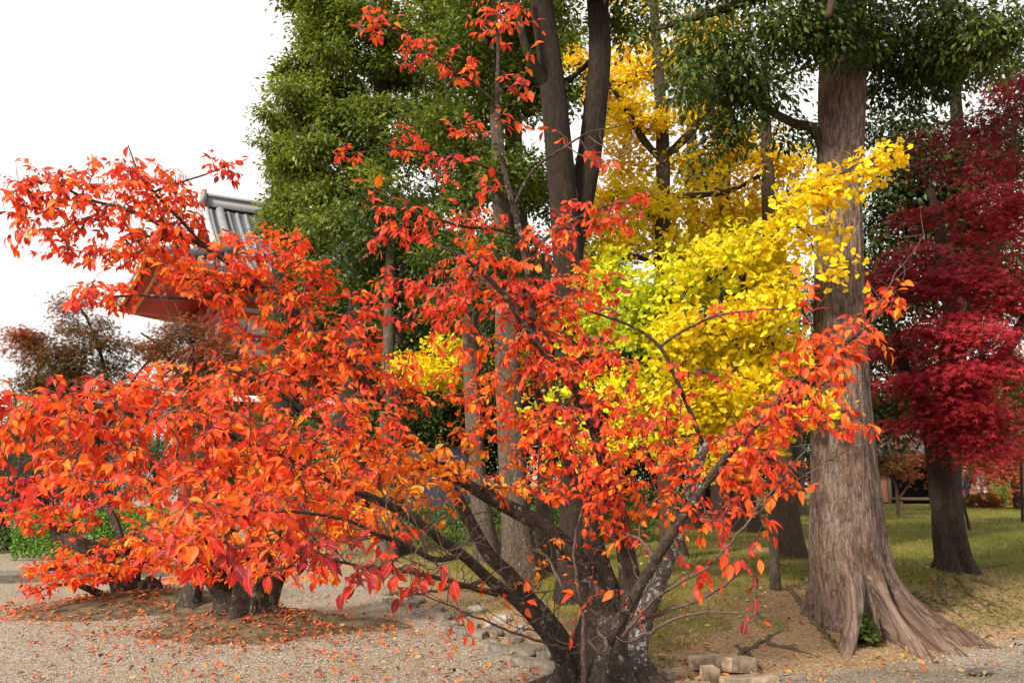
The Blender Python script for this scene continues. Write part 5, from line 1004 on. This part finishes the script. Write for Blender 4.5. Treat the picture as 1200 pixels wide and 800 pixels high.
fb=[ # upper left arm
 (216,262,26,34,dF-1,.35,26,.46),(292,378,40,20,dF-1.0,.35,20,.5),
 (60,235,62,40,dF-1.25,.35,42,.42),(40,212,40,24,dF-1.3,.3,22,.36),(25,250,28,24,dF-1.3,.3,14,.36),(125,232,70,45,dF-1.15,.4,70,.46),(150,205,60,22,dF-1.1,.35,34,.40),(152,172,10,14,dF-1.1,.1,4,.36,.5),(188,255,58,52,dF-1,.45,76,.48),(262,195,32,12,dF-.9,.25,14,.36),(195,215,42,26,dF-1,.35,28,.44),(60,285,50,18,dF-1.3,.3,24,.42),(115,298,55,16,dF-1.2,.3,26,.48),(195,300,65,34,dF-1.05,.4,60,.52),(120,345,42,22,dF-1.4,.3,34,.45),(268,318,64,34,dF-.95,.45,62,.5),(338,292,34,28,dF-.85,.4,32,.46),(345,338,52,46,dF-.8,.45,62,.48),(245,340,50,22,dF-1.1,.4,26,.52),(285,288,30,14,dF-.95,.3,22,.5),(200,322,50,16,dF-1.1,.35,16,.5),
 (395,395,60,45,dF-.75,.45,60,.45),(360,425,60,45,dF-.9,.45,60,.5),(300,445,65,42,dF-1.15,.45,60,.52),(430,360,26,30,dF-.7,.3,14,.42),(425,415,40,30,dF-.8,.35,24,.55),(300,405,30,14,dF-1.1,.35,3,.5),(380,330,36,34,dF-.7,.3,24,.40),
 # big mass lower left
 (200,500,120,52,dF-2.1,.45,98,.46),(90,500,80,46,dF-2.3,.45,80,.45),(25,480,36,34,dF-2.3,.35,24,.40),(30,520,40,34,dF-2.2,.35,22,.42),(300,520,95,58,dF-1.9,.5,96,.48),(400,500,75,62,dF-1.3,.5,78,.52),(140,553,110,38,dF-2.4,.45,66,.5),(270,566,105,44,dF-2.4,.5,70,.45),(380,580,75,44,dF-2.0,.45,64,.48),(120,462,70,34,dF-2.2,.4,44,.45),(200,450,60,26,dF-1.9,.4,28,.5),(235,622,55,30,dF-2.8,.35,18,.34),(320,648,60,30,dF-2.7,.35,13,.30,.99),(300,608,75,30,dF-2.6,.4,24,.38),(420,672,50,26,dF-2.5,.3,19,.2,.7),(380,640,55,30,dF-2.5,.35,24,.25,.8),(440,625,50,30,dF-2.2,.35,20,.35,.8),(490,680,44,34,dF-2.2,.25,17,.2,.6),(540,728,24,24,dF-1.6,.2,6,.3,.5),(240,668,36,16,dF-2.9,.25,4,.28,.7),(480,560,56,52,dF-.9,.45,60,.78),(440,535,60,45,dF-1.0,.45,56,.66),(530,545,44,36,dF-.5,.4,34,.82),(505,590,50,30,dF-.9,.35,18,.75,.7),
 # middle
 (480,452,56,44,dF-.6,.45,48,.5),(440,300,20,30,dF-.6,.2,4,.4,.6),(520,365,55,36,dF-.6,.45,40,.42),(470,262,52,28,dF-.6,.35,28,.36),(430,225,24,12,dF-.65,.2,5,.35,.6),(465,335,40,28,dF-.6,.35,14,.4),(560,325,64,44,dF-.5,.45,62,.42),(620,350,64,52,dF-.35,.45,70,.42),(680,350,58,48,dF-.5,.45,64,.42),(555,262,46,24,dF-.35,.35,24,.4),(700,250,56,28,dF-.35,.35,40,.38),(650,278,44,28,dF-.25,.35,26,.42),(742,232,30,12,dF-.4,.2,9,.36),(690,425,56,42,dF-.6,.4,56,.44),(630,425,52,48,dF-.35,.4,62,.48),(565,480,52,48,dF-.45,.4,60,.60),(625,505,55,42,dF-.4,.4,52,.55),(685,505,52,48,dF-.55,.4,56,.40),(740,485,46,38,dF-.5,.4,38,.36),(560,410,50,36,dF-.5,.4,22,.5),(620,562,50,34,dF-.5,.4,30,.68),(690,560,60,46,dF-.6,.4,70,.45),(720,610,40,36,dF-.45,.35,24,.45),(755,585,40,36,dF-.4,.35,26,.55),(665,650,50,30,dF-.5,.3,9,.6,.6),(630,660,30,40,dF-.3,.3,8,.8,.6),(700,700,60,60,dF-.7,.3,8,.35,.4),(590,690,44,30,dF-.8,.3,8,.45,.4),
 # top
 (445,28,30,20,dF-.6,.25,13,.36),(490,60,34,22,dF-.5,.25,15,.38),(535,80,34,24,dF-.42,.25,15,.42),(590,30,30,34,dF-.4,.3,16,.46),(600,5,36,14,dF-.4,.3,10,.46),(628,50,14,26,dF-.45,.2,5,.5,.7),(610,90,24,24,dF-.4,.25,6,.4,.7),(410,182,22,10,dF-.63,.2,7,.36),(480,165,32,18,dF-.5,.25,14,.38),(525,195,36,18,dF-.45,.25,12,.36),(545,140,30,16,dF-.4,.25,9,.4),(600,140,30,22,dF-.35,.25,6,.4,.6),(640,150,34,20,dF-.4,.25,6,.4,.5),(690,180,36,26,dF-.45,.25,7,.38,.4),(560,20,16,20,dF-.4,.2,5,.45),(575,215,24,18,dF-.3,.25,6,.36,.7),(575,-50,50,40,dF-.4,.3,14,.45),
 # right
 (880,515,46,42,dF-1.4,.4,40,.44),(930,475,48,38,dF-1.65,.4,42,.46),(960,425,46,44,dF-1.8,.4,46,.48),(1000,398,38,36,dF-1.9,.35,32,.48),(1040,352,20,24,dF-2.05,.25,10,.46),(945,345,18,26,dF-1.75,.2,6,.46,.7),(905,560,44,36,dF-1.4,.35,26,.44),(830,590,46,46,dF-1.0,.35,34,.40),(860,545,40,36,dF-1.2,.35,22,.36),(995,495,32,18,dF-1.9,.25,13,.42),(880,625,40,24,dF-1.3,.3,6,.34,.5),(875,660,26,16,dF-1.3,.25,4,.3,.5),(880,722,26,14,dF-1.4,.2,3,.22,.5),(815,660,44,40,dF-.9,.3,10,.34,.4),(800,470,22,16,dF-.5,.25,6,.3,.7),(845,362,55,12,dF-.55,.25,10,.26,.6),(820,440,50,14,dF-.6,.25,10,.32,.7),(790,540,40,36,dF-.7,.35,24,.5),(760,530,36,30,dF-.5,.3,16,.42),(820,690,30,30,dF-1,.25,6,.42,.4),(790,510,30,26,dF-.5,.3,12,.45)]
ex=[[(730,745,dF-.5,4),(770,700,dF-.8,3.6),(830,662,dF-1.2,3),(882,606,dF-1.4,2.6),(942,556,dF-1.6,1.6),(990,530,dF-1.7,.9)],[(735,735,dF-.3,6),(790,712,dF-.5,5),(830,697,dF-.6,5),(865,672,dF-.7,4)],[(740,750,dF-.5,5),(800,722,dF-.9,3.5),(850,716,dF-1.2,2.4),(905,722,dF-1.4,1.2)],[(684,806,dF-.45,6),(683,770,dF-.47,6.5),(683,725,dF-.45,5),(672,650,dF-.5,4),(680,600,dF-.6,3),(678,540,dF-.7,2)],
    [(700,735,dF-.4,5),(712,755,dF-.55,4.5),(704,768,dF-.65,4),(690,750,dF-.7,3)],[(664,760,dF-.4,4),(600,740,dF-.9,3),(540,715,dF-1.4,2.2),(480,690,dF-1.8,1.4)],[(822,535,dF-.35,3),(850,510,dF-.6,2.4),(900,498,dF-1,1.6),(960,492,dF-1.4,1)],[(1025,372,dF-2,2),(1045,330,dF-2.05,1.4),(1083,275,dF-2.1,.7)],[(880,600,dF-1.4,2.6),(915,560,dF-1.6,2),(950,520,dF-1.7,1.2)],[(245,470,dF-1.3,2.6),(225,410,dF-1.5,2),(200,370,dF-1.6,1.4),(180,325,dF-1.7,.8)],[(225,410,dF-1.5,1.6),(255,375,dF-1.5,.8)],[(240,440,dF-1.4,1.8),(290,375,dF-1.5,.7)],[(570,680,dF-.7,5),(520,690,dF-1,4),(470,700,dF-1.3,2.5)],[(700,720,dF-.5,5),(660,690,dF-.6,4),(640,650,dF-.6,3),(600,640,dF-.7,1.5)],[(690,160,dF-.45,1.8),(730,185,dF-.5,1.2),(745,150,dF-.5,.8)],[(665,172,dF-.4,1.8),(700,190,dF-.5,1.3),(735,180,dF-.6,.8)]]
n1=cherry('large red cherry in front with many leaning stems and leaves from crimson to orange',bF,(0,.30,.52),
  [A_,B_,C_,D_,E_,F2,F3,G_,H_,I_,J_,K_,L_,Q_,R_,T_,U0,U_,W_],[F_],fb,303,.060,M['cherry_leaf'],dens=1.28,shoots=130,extra_twigs=ex,nl=(7,.0245))
print('leaves',n1,n2,n3)

# old cut stems on the mounds
def stump(px,py,w_,h_,label,seed):
    b=G(px,py,0); b[2]=mz(b[0],b[1])-.02; d=b[1]; mb=MB(); r=w_*.5*d/FPX
    t=thing('tree_stump',b,label,'stump'); pts,rad=resample([(0,0,-.1),(0,0,.05),(.03,0,h_*.6),(.05,0,h_)],[r*1.7,r*1.15,r*.95,r*.8],.03); tube(mb,pts,rad,sides=24,lumps=.22,furrow=.05,seed=seed); mb.build('trunk',M['cherry_bark'],t)
    mb=MB(); pts,rad=resample([(r*.5,0,h_*.7),(r*1.3,-.02,h_*.95),(r*1.5,-.02,h_*1.35)],[r*.35,r*.25,r*.1],.03); tube(mb,pts,rad,sides=8,lumps=.1,seed=seed); mb.build('dead_twig',M['cherry_bark'],t)
stump(222,714,24,.28,'short dark stump just left of the small orange cherry',401)
stump(177,692,14,.16,'small knobbly stump right of the farthest left cherry on its mound',402)

# ------------------------------------------------------------------ stones and split blocks along the edge of the bank
def stone(c,size,rz,label,mat,seed,name='edge_stone',tilt=0.0,cat='stone',group=None,rough=.13,square=.5):
    g=np.random.default_rng(seed); n=9; mb=MB(); u=np.linspace(-1,1,n); V=[];Q=[]
    for ax in range(3):
        for s_ in (-1,1):
            A,B_2=np.meshgrid(u,u); p=np.zeros((n,n,3)); p[...,ax]=s_; p[...,(ax+1)%3]=A*(s_); p[...,(ax+2)%3]=B_2
            o=len(V)*n*n; V.append(p.reshape(-1,3)); i=np.arange(n-1)[:,None]*n; j=np.arange(n-1)[None]; q=np.stack([i+j,i+j+1,i+n+j+1,i+n+j],-1).reshape(-1,4)+o; Q.append(q)
    V=np.concatenate(V); nv=nrm(V); V=V*square+nv*(1.15*(1-square))+0
    ph=g.random(6)*6.3
    nz=np.sin(V[:,0]*3+ph[0]+V[:,1]*2)+np.sin(V[:,1]*4+ph[1]-V[:,2]*3)+np.sin(V[:,2]*5+ph[2]+V[:,0]*4)+.6*np.sin(V[:,0]*9+ph[3])*np.sin(V[:,1]*8+ph[4])
    V=V*(1+rough*.4*nz[:,None]); V=V*np.array(size)/2
    ct,st=cos(tilt),sin(tilt); V=V@np.array([[ct,0,-st],[0,1,0],[st,0,ct]]).T; cz,sz=cos(rz),sin(rz); V=V@np.array([[cz,sz,0],[-sz,cz,0],[0,0,1]])
    mb.add(V,quads=np.concatenate(Q)); o=mb.build(name,mat,None,np.zeros(3)); o.location=tuple(c); return tag(o,label,cat,group)
kp=[(455,696),(488,706),(513,716),(540,722),(560,716),(556,738),(580,745),(588,728),(604,752),(610,738),(622,764),(640,772),(646,760),(530,733),(574,734)]
sz=[(.30,.16,.14),(.30,.18,.13),(.26,.16,.12),(.22,.16,.12),(.28,.16,.10),(.20,.13,.12),(.22,.16,.13),(.24,.14,.12),(.2,.15,.1),(.18,.12,.1),(.24,.15,.12),(.22,.16,.12),(.18,.12,.12),(.34,.17,.09),(.14,.1,.1)]
names=['long mossy edge stone at the far end of the row','grey edge stone beside the long mossy far one','brown edge stone near the middle of the row','upright grey stone before the pale slab','pale flat slab at the top of the stone row','small dark stone under the pale slab','square grey stone beside the small drain gap','pale broken stone above the square grey one','low brown stone in the nearer half of the row','small pale chip above the low brown stone','grey stone close to the large cherry stems','last edge stone against the large cherry base','small stone tucked behind the last edge stone','wide flat kerb stone on the gravel side of the row','tiny whitish stone beside the pale slab']
for k,((px,py),s_,lb) in enumerate(zip(kp,sz,names)):
    p=GL(px,py); p[2]=max(0,p[2])+s_[2]*.22; stone(p,tuple(.72*v for v in s_),-.75+.3*sin(k*2.1),lb,M['pale_stone'] if k in (4,7,9,14) else M['stone'],500+k,group='stones edging the grass bank',tilt=.1*sin(k*3))
kp2=[(470,708),(505,722),(545,742),(598,764),(625,780)]
for k,(px,py) in enumerate(kp2):
    p=GL(px,py); p[2]=.012; stone(p,(.55,.13,.085),-.72+.05*sin(k),['low worn kerb block, farthest of the run along the gravel','low worn kerb block, second from the far end of the run','low worn kerb block in the middle of the run','low worn kerb block before the nearest of the run','low worn kerb block nearest to the large cherry'][k],M['stone'],540+k,name='kerb_block',cat='kerb block',group='kerb blocks along the gravel',square=.8,rough=.06)
for k,(px,py,s_,rz,zz,ti,lb) in enumerate([(838,783,(.48,.16,.11),.12,.06,0,'long weathered block lying across the back of the pile'),(866,787,(.34,.15,.13),.55,.07,-.1,'split grey block leaning right in the pile'),(832,797,(.13,.20,.13),.1,.05,0,'short end-on block at the front of the pile'),(878,803,(.50,.16,.10),.25,.03,0,'low flat block at the front right of the pile'),(790,792,(.22,.14,.07),.3,.02,0,'small flat stone between cherry base and block pile'),(812,808,(.3,.16,.08),-.1,.02,0,'half buried block cut by the bottom edge of the photo')]):
    p=GL(px,py); p[2]+=zz*.85; stone(p,tuple(.84*v for v in s_),rz,lb,M['cut_stone'],560+k,name='split_block',cat='block',group='weathered blocks piled by the large cherry',square=.86,rough=.05,tilt=ti)
p=G(1148,788,0); p[2]=.012; stone(p,(.20,.10,.035),.1,'single flat grey stone alone on the bright gravel at the right',M['stone'],580,name='flat_stone')

# stakes
def stake(a,bp,w_,label):
    p0=GL(*a); p1=P(bp[0],bp[1],p0[1]+.1); t=MB(); pts,rad=resample([p0-np.array([0,0,.1]),(p0+p1)/2+np.array([.01,0,0]),p1],[w_/2,w_/2*.95,w_/2*.85],.15); tube(t,pts,rad,sides=10,lumps=.06); o=t.build('wooden_stake',M['dark_bark'],None,p0); tag(o,label,'stake')
stake((1137,622),(1127,585),.06,'slanting wooden stake beside the crimson maple trunk')
stake((1198,612),(1196,530),.07,'upright pole at the right edge before the orange shrub')
stake((906,655),(905,545),.075,'thin dark sapling pole right beside the leaning brown trunk')

# ------------------------------------------------------------------ two walkers far off on the lawn
M['skin']=plain('skin',(.55,.36,.27),.6,.05,8); M['hair']=plain('hair',(.02,.015,.012),.5,.1,30); M['red_jacket']=plain('red_jacket',(.50,.03,.05),.8,.15,9)
M['white_trousers']=plain('white_trousers',(.68,.66,.64),.85,.1,9); M['grey_bag']=plain('grey_bag',(.50,.53,.58),.8,.15,9); M['dark_top']=plain('dark_top',(.05,.05,.065),.85,.2,9); M['jeans']=plain('jeans',(.04,.06,.15),.85,.2,12); M['white_shoe']=plain('white_shoe',(.7,.7,.7),.6,.05,9)
def skin(name,verts,edges,radii,mat,parent,root=0,sub=2):
    me=bpy.data.meshes.new(name); me.from_pydata(verts,edges,[]); o=bpy.data.objects.new(name,me); COL.objects.link(o)
    m=o.modifiers.new('s','SKIN'); 
    if not me.skin_vertices: me.skin_vertices.new() if hasattr(me.skin_vertices,'new') else None
    for k,r in enumerate(radii):
        sv=me.skin_vertices[0].data[k]; sv.radius=(r,r); sv.use_root=(k==root)
    o.modifiers.new('d','SUBSURF').levels=sub; o.modifiers['d'].render_levels=sub
    dg=bpy.context.evaluated_depsgraph_get(); m2=bpy.data.meshes.new_from_object(o.evaluated_get(dg)); m2.name=name
    bpy.data.objects.remove(o); m2.materials.clear(); m2.materials.append(mat)
    for p in m2.polygons: p.use_smooth=True
    o=bpy.data.objects.new(name,m2); COL.objects.link(o); o.parent=parent; return o
def person(loc,rz,label,stride,top,legs,bag,h=1.66):
    k=h/1.7; t=thing('person',loc,label,'person'); t.rotation_euler=(0,0,rz); t.scale=(k,k,k)
    hip=.90; s=stride
    # facing +y; x across
    J=dict(pel=(0,0,.92),wa=(0,.01,1.08),ch=(0,.02,1.30),ne=(0,.03,1.46),hd=(0,.05,1.58),tp=(0,.05,1.66),
      lh=(-.10,0,.90),lk=(-.10,.5*s+.03,.50),la=(-.10,s,.09),lt=(-.11,s+.17,.035),rh=(.10,0,.90),rk=(.10,-.22*s+.06,.49),ra=(.10,-s,.12 if s>.1 else .09),rt=(.11,-s+.15,.035),
      ls=(-.19,.02,1.38),le=(-.25,-.28*s-.02,1.12),lw=(-.25,-.5*s+.12,.92),rs=(.19,.02,1.38),re=(.25,.28*s-.02,1.12),rw=(.25,.5*s+.1,.90))
    ks=list(J); ix={a:i for i,a in enumerate(ks)}; E=[('pel','wa'),('wa','ch'),('ch','ne'),('ne','hd'),('hd','tp'),('pel','lh'),('lh','lk'),('lk','la'),('la','lt'),('pel','rh'),('rh','rk'),('rk','ra'),('ra','rt'),('ch','ls'),('ls','le'),('le','lw'),('ch','rs'),('rs','re'),('re','rw')]
    rad=dict(pel=.13,wa=.12,ch=.135,ne=.055,hd=.098,tp=.07,lh=.085,lk=.058,la=.042,lt=.035,rh=.085,rk=.058,ra=.042,rt=.035,ls=.065,le=.042,lw=.03,rs=.065,re=.042,rw=.03)
    skin('body',[J[a] for a in ks],[(ix[a],ix[b_]) for a,b_ in E],[rad[a] for a in ks],M['skin'],t)
    def sub(names,ed,sc,mat,nm): skin(nm,[J[a] for a in names],[(names.index(a),names.index(b_)) for a,b_ in ed],[rad[a]*sc for a in names],mat,t)
    sub(['pel','wa','ch','ls','le','lw','rs','re','rw'],[('pel','wa'),('wa','ch'),('ch','ls'),('ls','le'),('le','lw'),('ch','rs'),('rs','re'),('re','rw')],1.25,top,'jacket')
    sub(['pel','lh','lk','la','rh','rk','ra'],[('pel','lh'),('lh','lk'),('lk','la'),('pel','rh'),('rh','rk'),('rk','ra')],1.3,legs,'trousers')
    for a,b_ in (('la','lt'),('ra','rt')): skin('shoe',[J[a],J[b_]],[(0,1)],[.055,.045],M['white_shoe'],t)
    # hands with fingers, face features and hair
    for w_,sx in (('lw',-1),('rw',1)):
        p=np.array(J[w_]); vs_=[tuple(p),tuple(p+[0,.01,-.08])]; ed=[(0,1)]; rr=[.026,.024]
        for f in range(4): vs_+= [tuple(p+[0,-.025+.018*f,-.10]),tuple(p+[-.008*sx,-.022+.018*f,-.15-.01*(f in (1,2))])]; i0=len(vs_)-2; ed+=[(1,i0),(i0,i0+1)]; rr+=[.009,.007]
        vs_.append(tuple(p+[-.012*sx,.05,-.08])); ed.append((0,len(vs_)-1)); rr.append(.009)
        skin('hand',vs_,ed,rr,M['skin'],t,sub=1)
    skin('hair',[(0,.035,1.62),(0,.0,1.57),(0,-.01,1.50)],[(0,1),(1,2)],[.105,.10,.07],M['hair'],t)
    mb=MB()
    tube(mb,[(0,.13,1.60),(0,.165,1.565),(0,.15,1.555)],[.008,.015,.012],sides=8); mb.build('nose',M['skin'],t)
    for sx in (-1,1): mb=MB(); tube(mb,[(sx*.032,.125,1.60),(sx*.032,.14,1.60)],[.012,.008],sides=8); mb.build('eye',M['hair'],t)
    if bag:
        mb=MB(); V,q=[],[]
        tube(mb,[(0,-.20,1.02),(0,-.24,1.06),(0,-.25,1.22),(0,-.23,1.40),(0,-.19,1.45)],[.10,.16,.17,.14,.06],sides=16); mb.build('backpack',bag,t)
    return t
p=P(1153,596,35.5); p[2]=gz(p[0],p[1])
person(p,R(-25),'walker in red jacket and white trousers with a pale grey backpack','' or .18,M['red_jacket'],M['white_trousers'],M['grey_bag'])
p=P(1133,596,35); p[2]=gz(p[0],p[1])
person(p,R(-80),'striding walker in dark top, jeans and white shoes beside the maple trunk',.32,M['dark_top'],M['jeans'],None)

# ------------------------------------------------------------------ grass and fallen leaves (countless)
g=np.random.default_rng(900)
def scatter(n,fn,z0=None):
    return fn(n)
n=230000
u=g.uniform(-.70,.85,n); y=6.5*np.exp(g.random(n)**1.5*1.75); x=u*y; sd=lawn_sd(x,y)
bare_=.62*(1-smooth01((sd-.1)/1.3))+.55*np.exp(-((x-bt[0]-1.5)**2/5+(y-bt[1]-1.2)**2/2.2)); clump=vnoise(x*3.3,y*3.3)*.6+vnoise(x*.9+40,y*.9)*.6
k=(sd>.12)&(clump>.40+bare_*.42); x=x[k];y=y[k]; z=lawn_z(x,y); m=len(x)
hgt=(.028+.03*g.random(m))*np.clip(.7+y*.035,.7,1.6); a=g.uniform(0,6.28,m); ln=g.normal(0,.5,(m,2))
wv=.003*np.clip(y/8,1,3.0)
b0=np.stack([x+wv*np.cos(a),y+wv*np.sin(a),z-.004],1); b1=np.stack([x-wv*np.cos(a),y-wv*np.sin(a),z-.004],1); tp=np.stack([x+ln[:,0]*hgt,y+ln[:,1]*hgt,z+hgt],1)
mb=MB(); V=np.stack([b0,b1,tp],1).reshape(-1,3); mb.add(V,tris=np.arange(3*m).reshape(-1,3),tint=np.repeat(np.clip(clump[k]*.8+g.normal(0,.2,m)-.15,0,1),3))
M['grass']=leafmat('grass',[(0,(.20,.17,.04)),(.35,(.15,.165,.025)),(.65,(.09,.14,.018)),(1,(.34,.26,.08))],trans=.3,rough=.6)
tag(mb.build('grass',M['grass']),kind='stuff')
# leaves on gravel, mounds and lawn
PX=[];SZ=[];TN=[]
def drop(c,sx,sy,n,size,tint,tsd=.2):
    x=c[0]+g.normal(0,sx,n); y=c[1]+g.normal(0,sy,n); return x,y,np.full(n,size),tint+g.normal(0,tsd,n)
parts=[drop(mA+np.array([.1,-.1,0]),.75,.5,1500,.05,.42),drop(mA+np.array([-.3,-.7,0]),1.6,.45,420,.05,.35),drop(mB+np.array([-.6,-.1,0]),.7,.4,900,.055,.5,.12),drop(mB+np.array([0,.2,0]),1.3,.8,500,.055,.5),
       drop(G(540,780),1.5,.7,220,.05,.42),drop(G(250,790),2.0,.5,260,.055,.3),drop(G(420,740),1.6,.8,170,.05,.4),drop(bF,.6,.4,160,.065,.4),drop(G(880,740,.2),1.4,1.0,260,.05,.9,.1),drop(GL(850,690),3,2.5,900,.05,.9,.12),drop(GL(1100,640),4,3,500,.06,.85,.15),drop(G(1100,785),1.2,.3,90,.05,.8,.2),drop(GL(1130,705),1.3,.8,1300,.05,.08,.07),drop(GL(1090,690),2.2,1.2,500,.045,.12,.1)]  # last two: brown litter under the maple, also standing in for shade there
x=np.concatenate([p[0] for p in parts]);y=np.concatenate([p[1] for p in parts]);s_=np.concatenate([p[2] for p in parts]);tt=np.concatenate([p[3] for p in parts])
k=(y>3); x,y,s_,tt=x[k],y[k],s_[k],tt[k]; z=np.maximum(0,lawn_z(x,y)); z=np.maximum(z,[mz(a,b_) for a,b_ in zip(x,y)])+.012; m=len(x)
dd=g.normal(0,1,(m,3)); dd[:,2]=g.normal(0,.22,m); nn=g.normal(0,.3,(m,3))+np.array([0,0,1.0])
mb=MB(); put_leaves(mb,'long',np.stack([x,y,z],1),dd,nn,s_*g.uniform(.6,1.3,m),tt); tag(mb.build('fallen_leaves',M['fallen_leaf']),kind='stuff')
# loose pebbles on the near gravel
n=16000; uu=g.uniform(-.65,.68,n); yy_=5.6+7*g.random(n)**1.6; xx=uu*yy_; k=lawn_sd(xx,yy_)<.25; xx,yy_=xx[k],yy_[k]; m=len(xx)
ico=np.array([(1,0,0),(-1,0,0),(0,1,0),(0,-1,0),(0,0,1),(0,0,-1)],float); it=np.array([[0,2,4],[2,1,4],[1,3,4],[3,0,4],[2,0,5],[1,2,5],[3,1,5],[0,3,5]])
r_=g.uniform(.004,.011,m); W=ico[None]*(r_[:,None,None]*g.uniform(.6,1.3,(m,6,1)))*np.array([1,1,.7]); a=g.uniform(0,6.28,m); ca,sa=np.cos(a),np.sin(a)
W=np.stack([W[...,0]*ca[:,None]-W[...,1]*sa[:,None],W[...,0]*sa[:,None]+W[...,1]*ca[:,None],W[...,2]],-1)+np.stack([xx,yy_,np.maximum(0,lawn_z(xx,yy_))+.002],1)[:,None,:]
mb=MB(); mb.add(W.reshape(-1,3),tris=(it[None]+np.arange(m)[:,None,None]*6).reshape(-1,3),tint=np.repeat(g.random(m),6))
mp,t_,o_=newmat('pebble'); at=N(t_,"ShaderNodeAttribute",attribute_name="tint"); rp=ramp(t_,[(0,(.14,.11,.09)),(.5,(.28,.23,.18)),(1,(.44,.39,.33))]); bb=N(t_,"ShaderNodeBsdfPrincipled"); bb.inputs['Roughness'].default_value=.85
t_.links.new(at.outputs['Fac'],rp.inputs[0]); t_.links.new(rp.outputs[0],bb.inputs['Base Color']); t_.links.new(bb.outputs[0],o_.inputs[0])
tag(mb.build('loose_gravel',mp,smooth=False),kind='stuff')
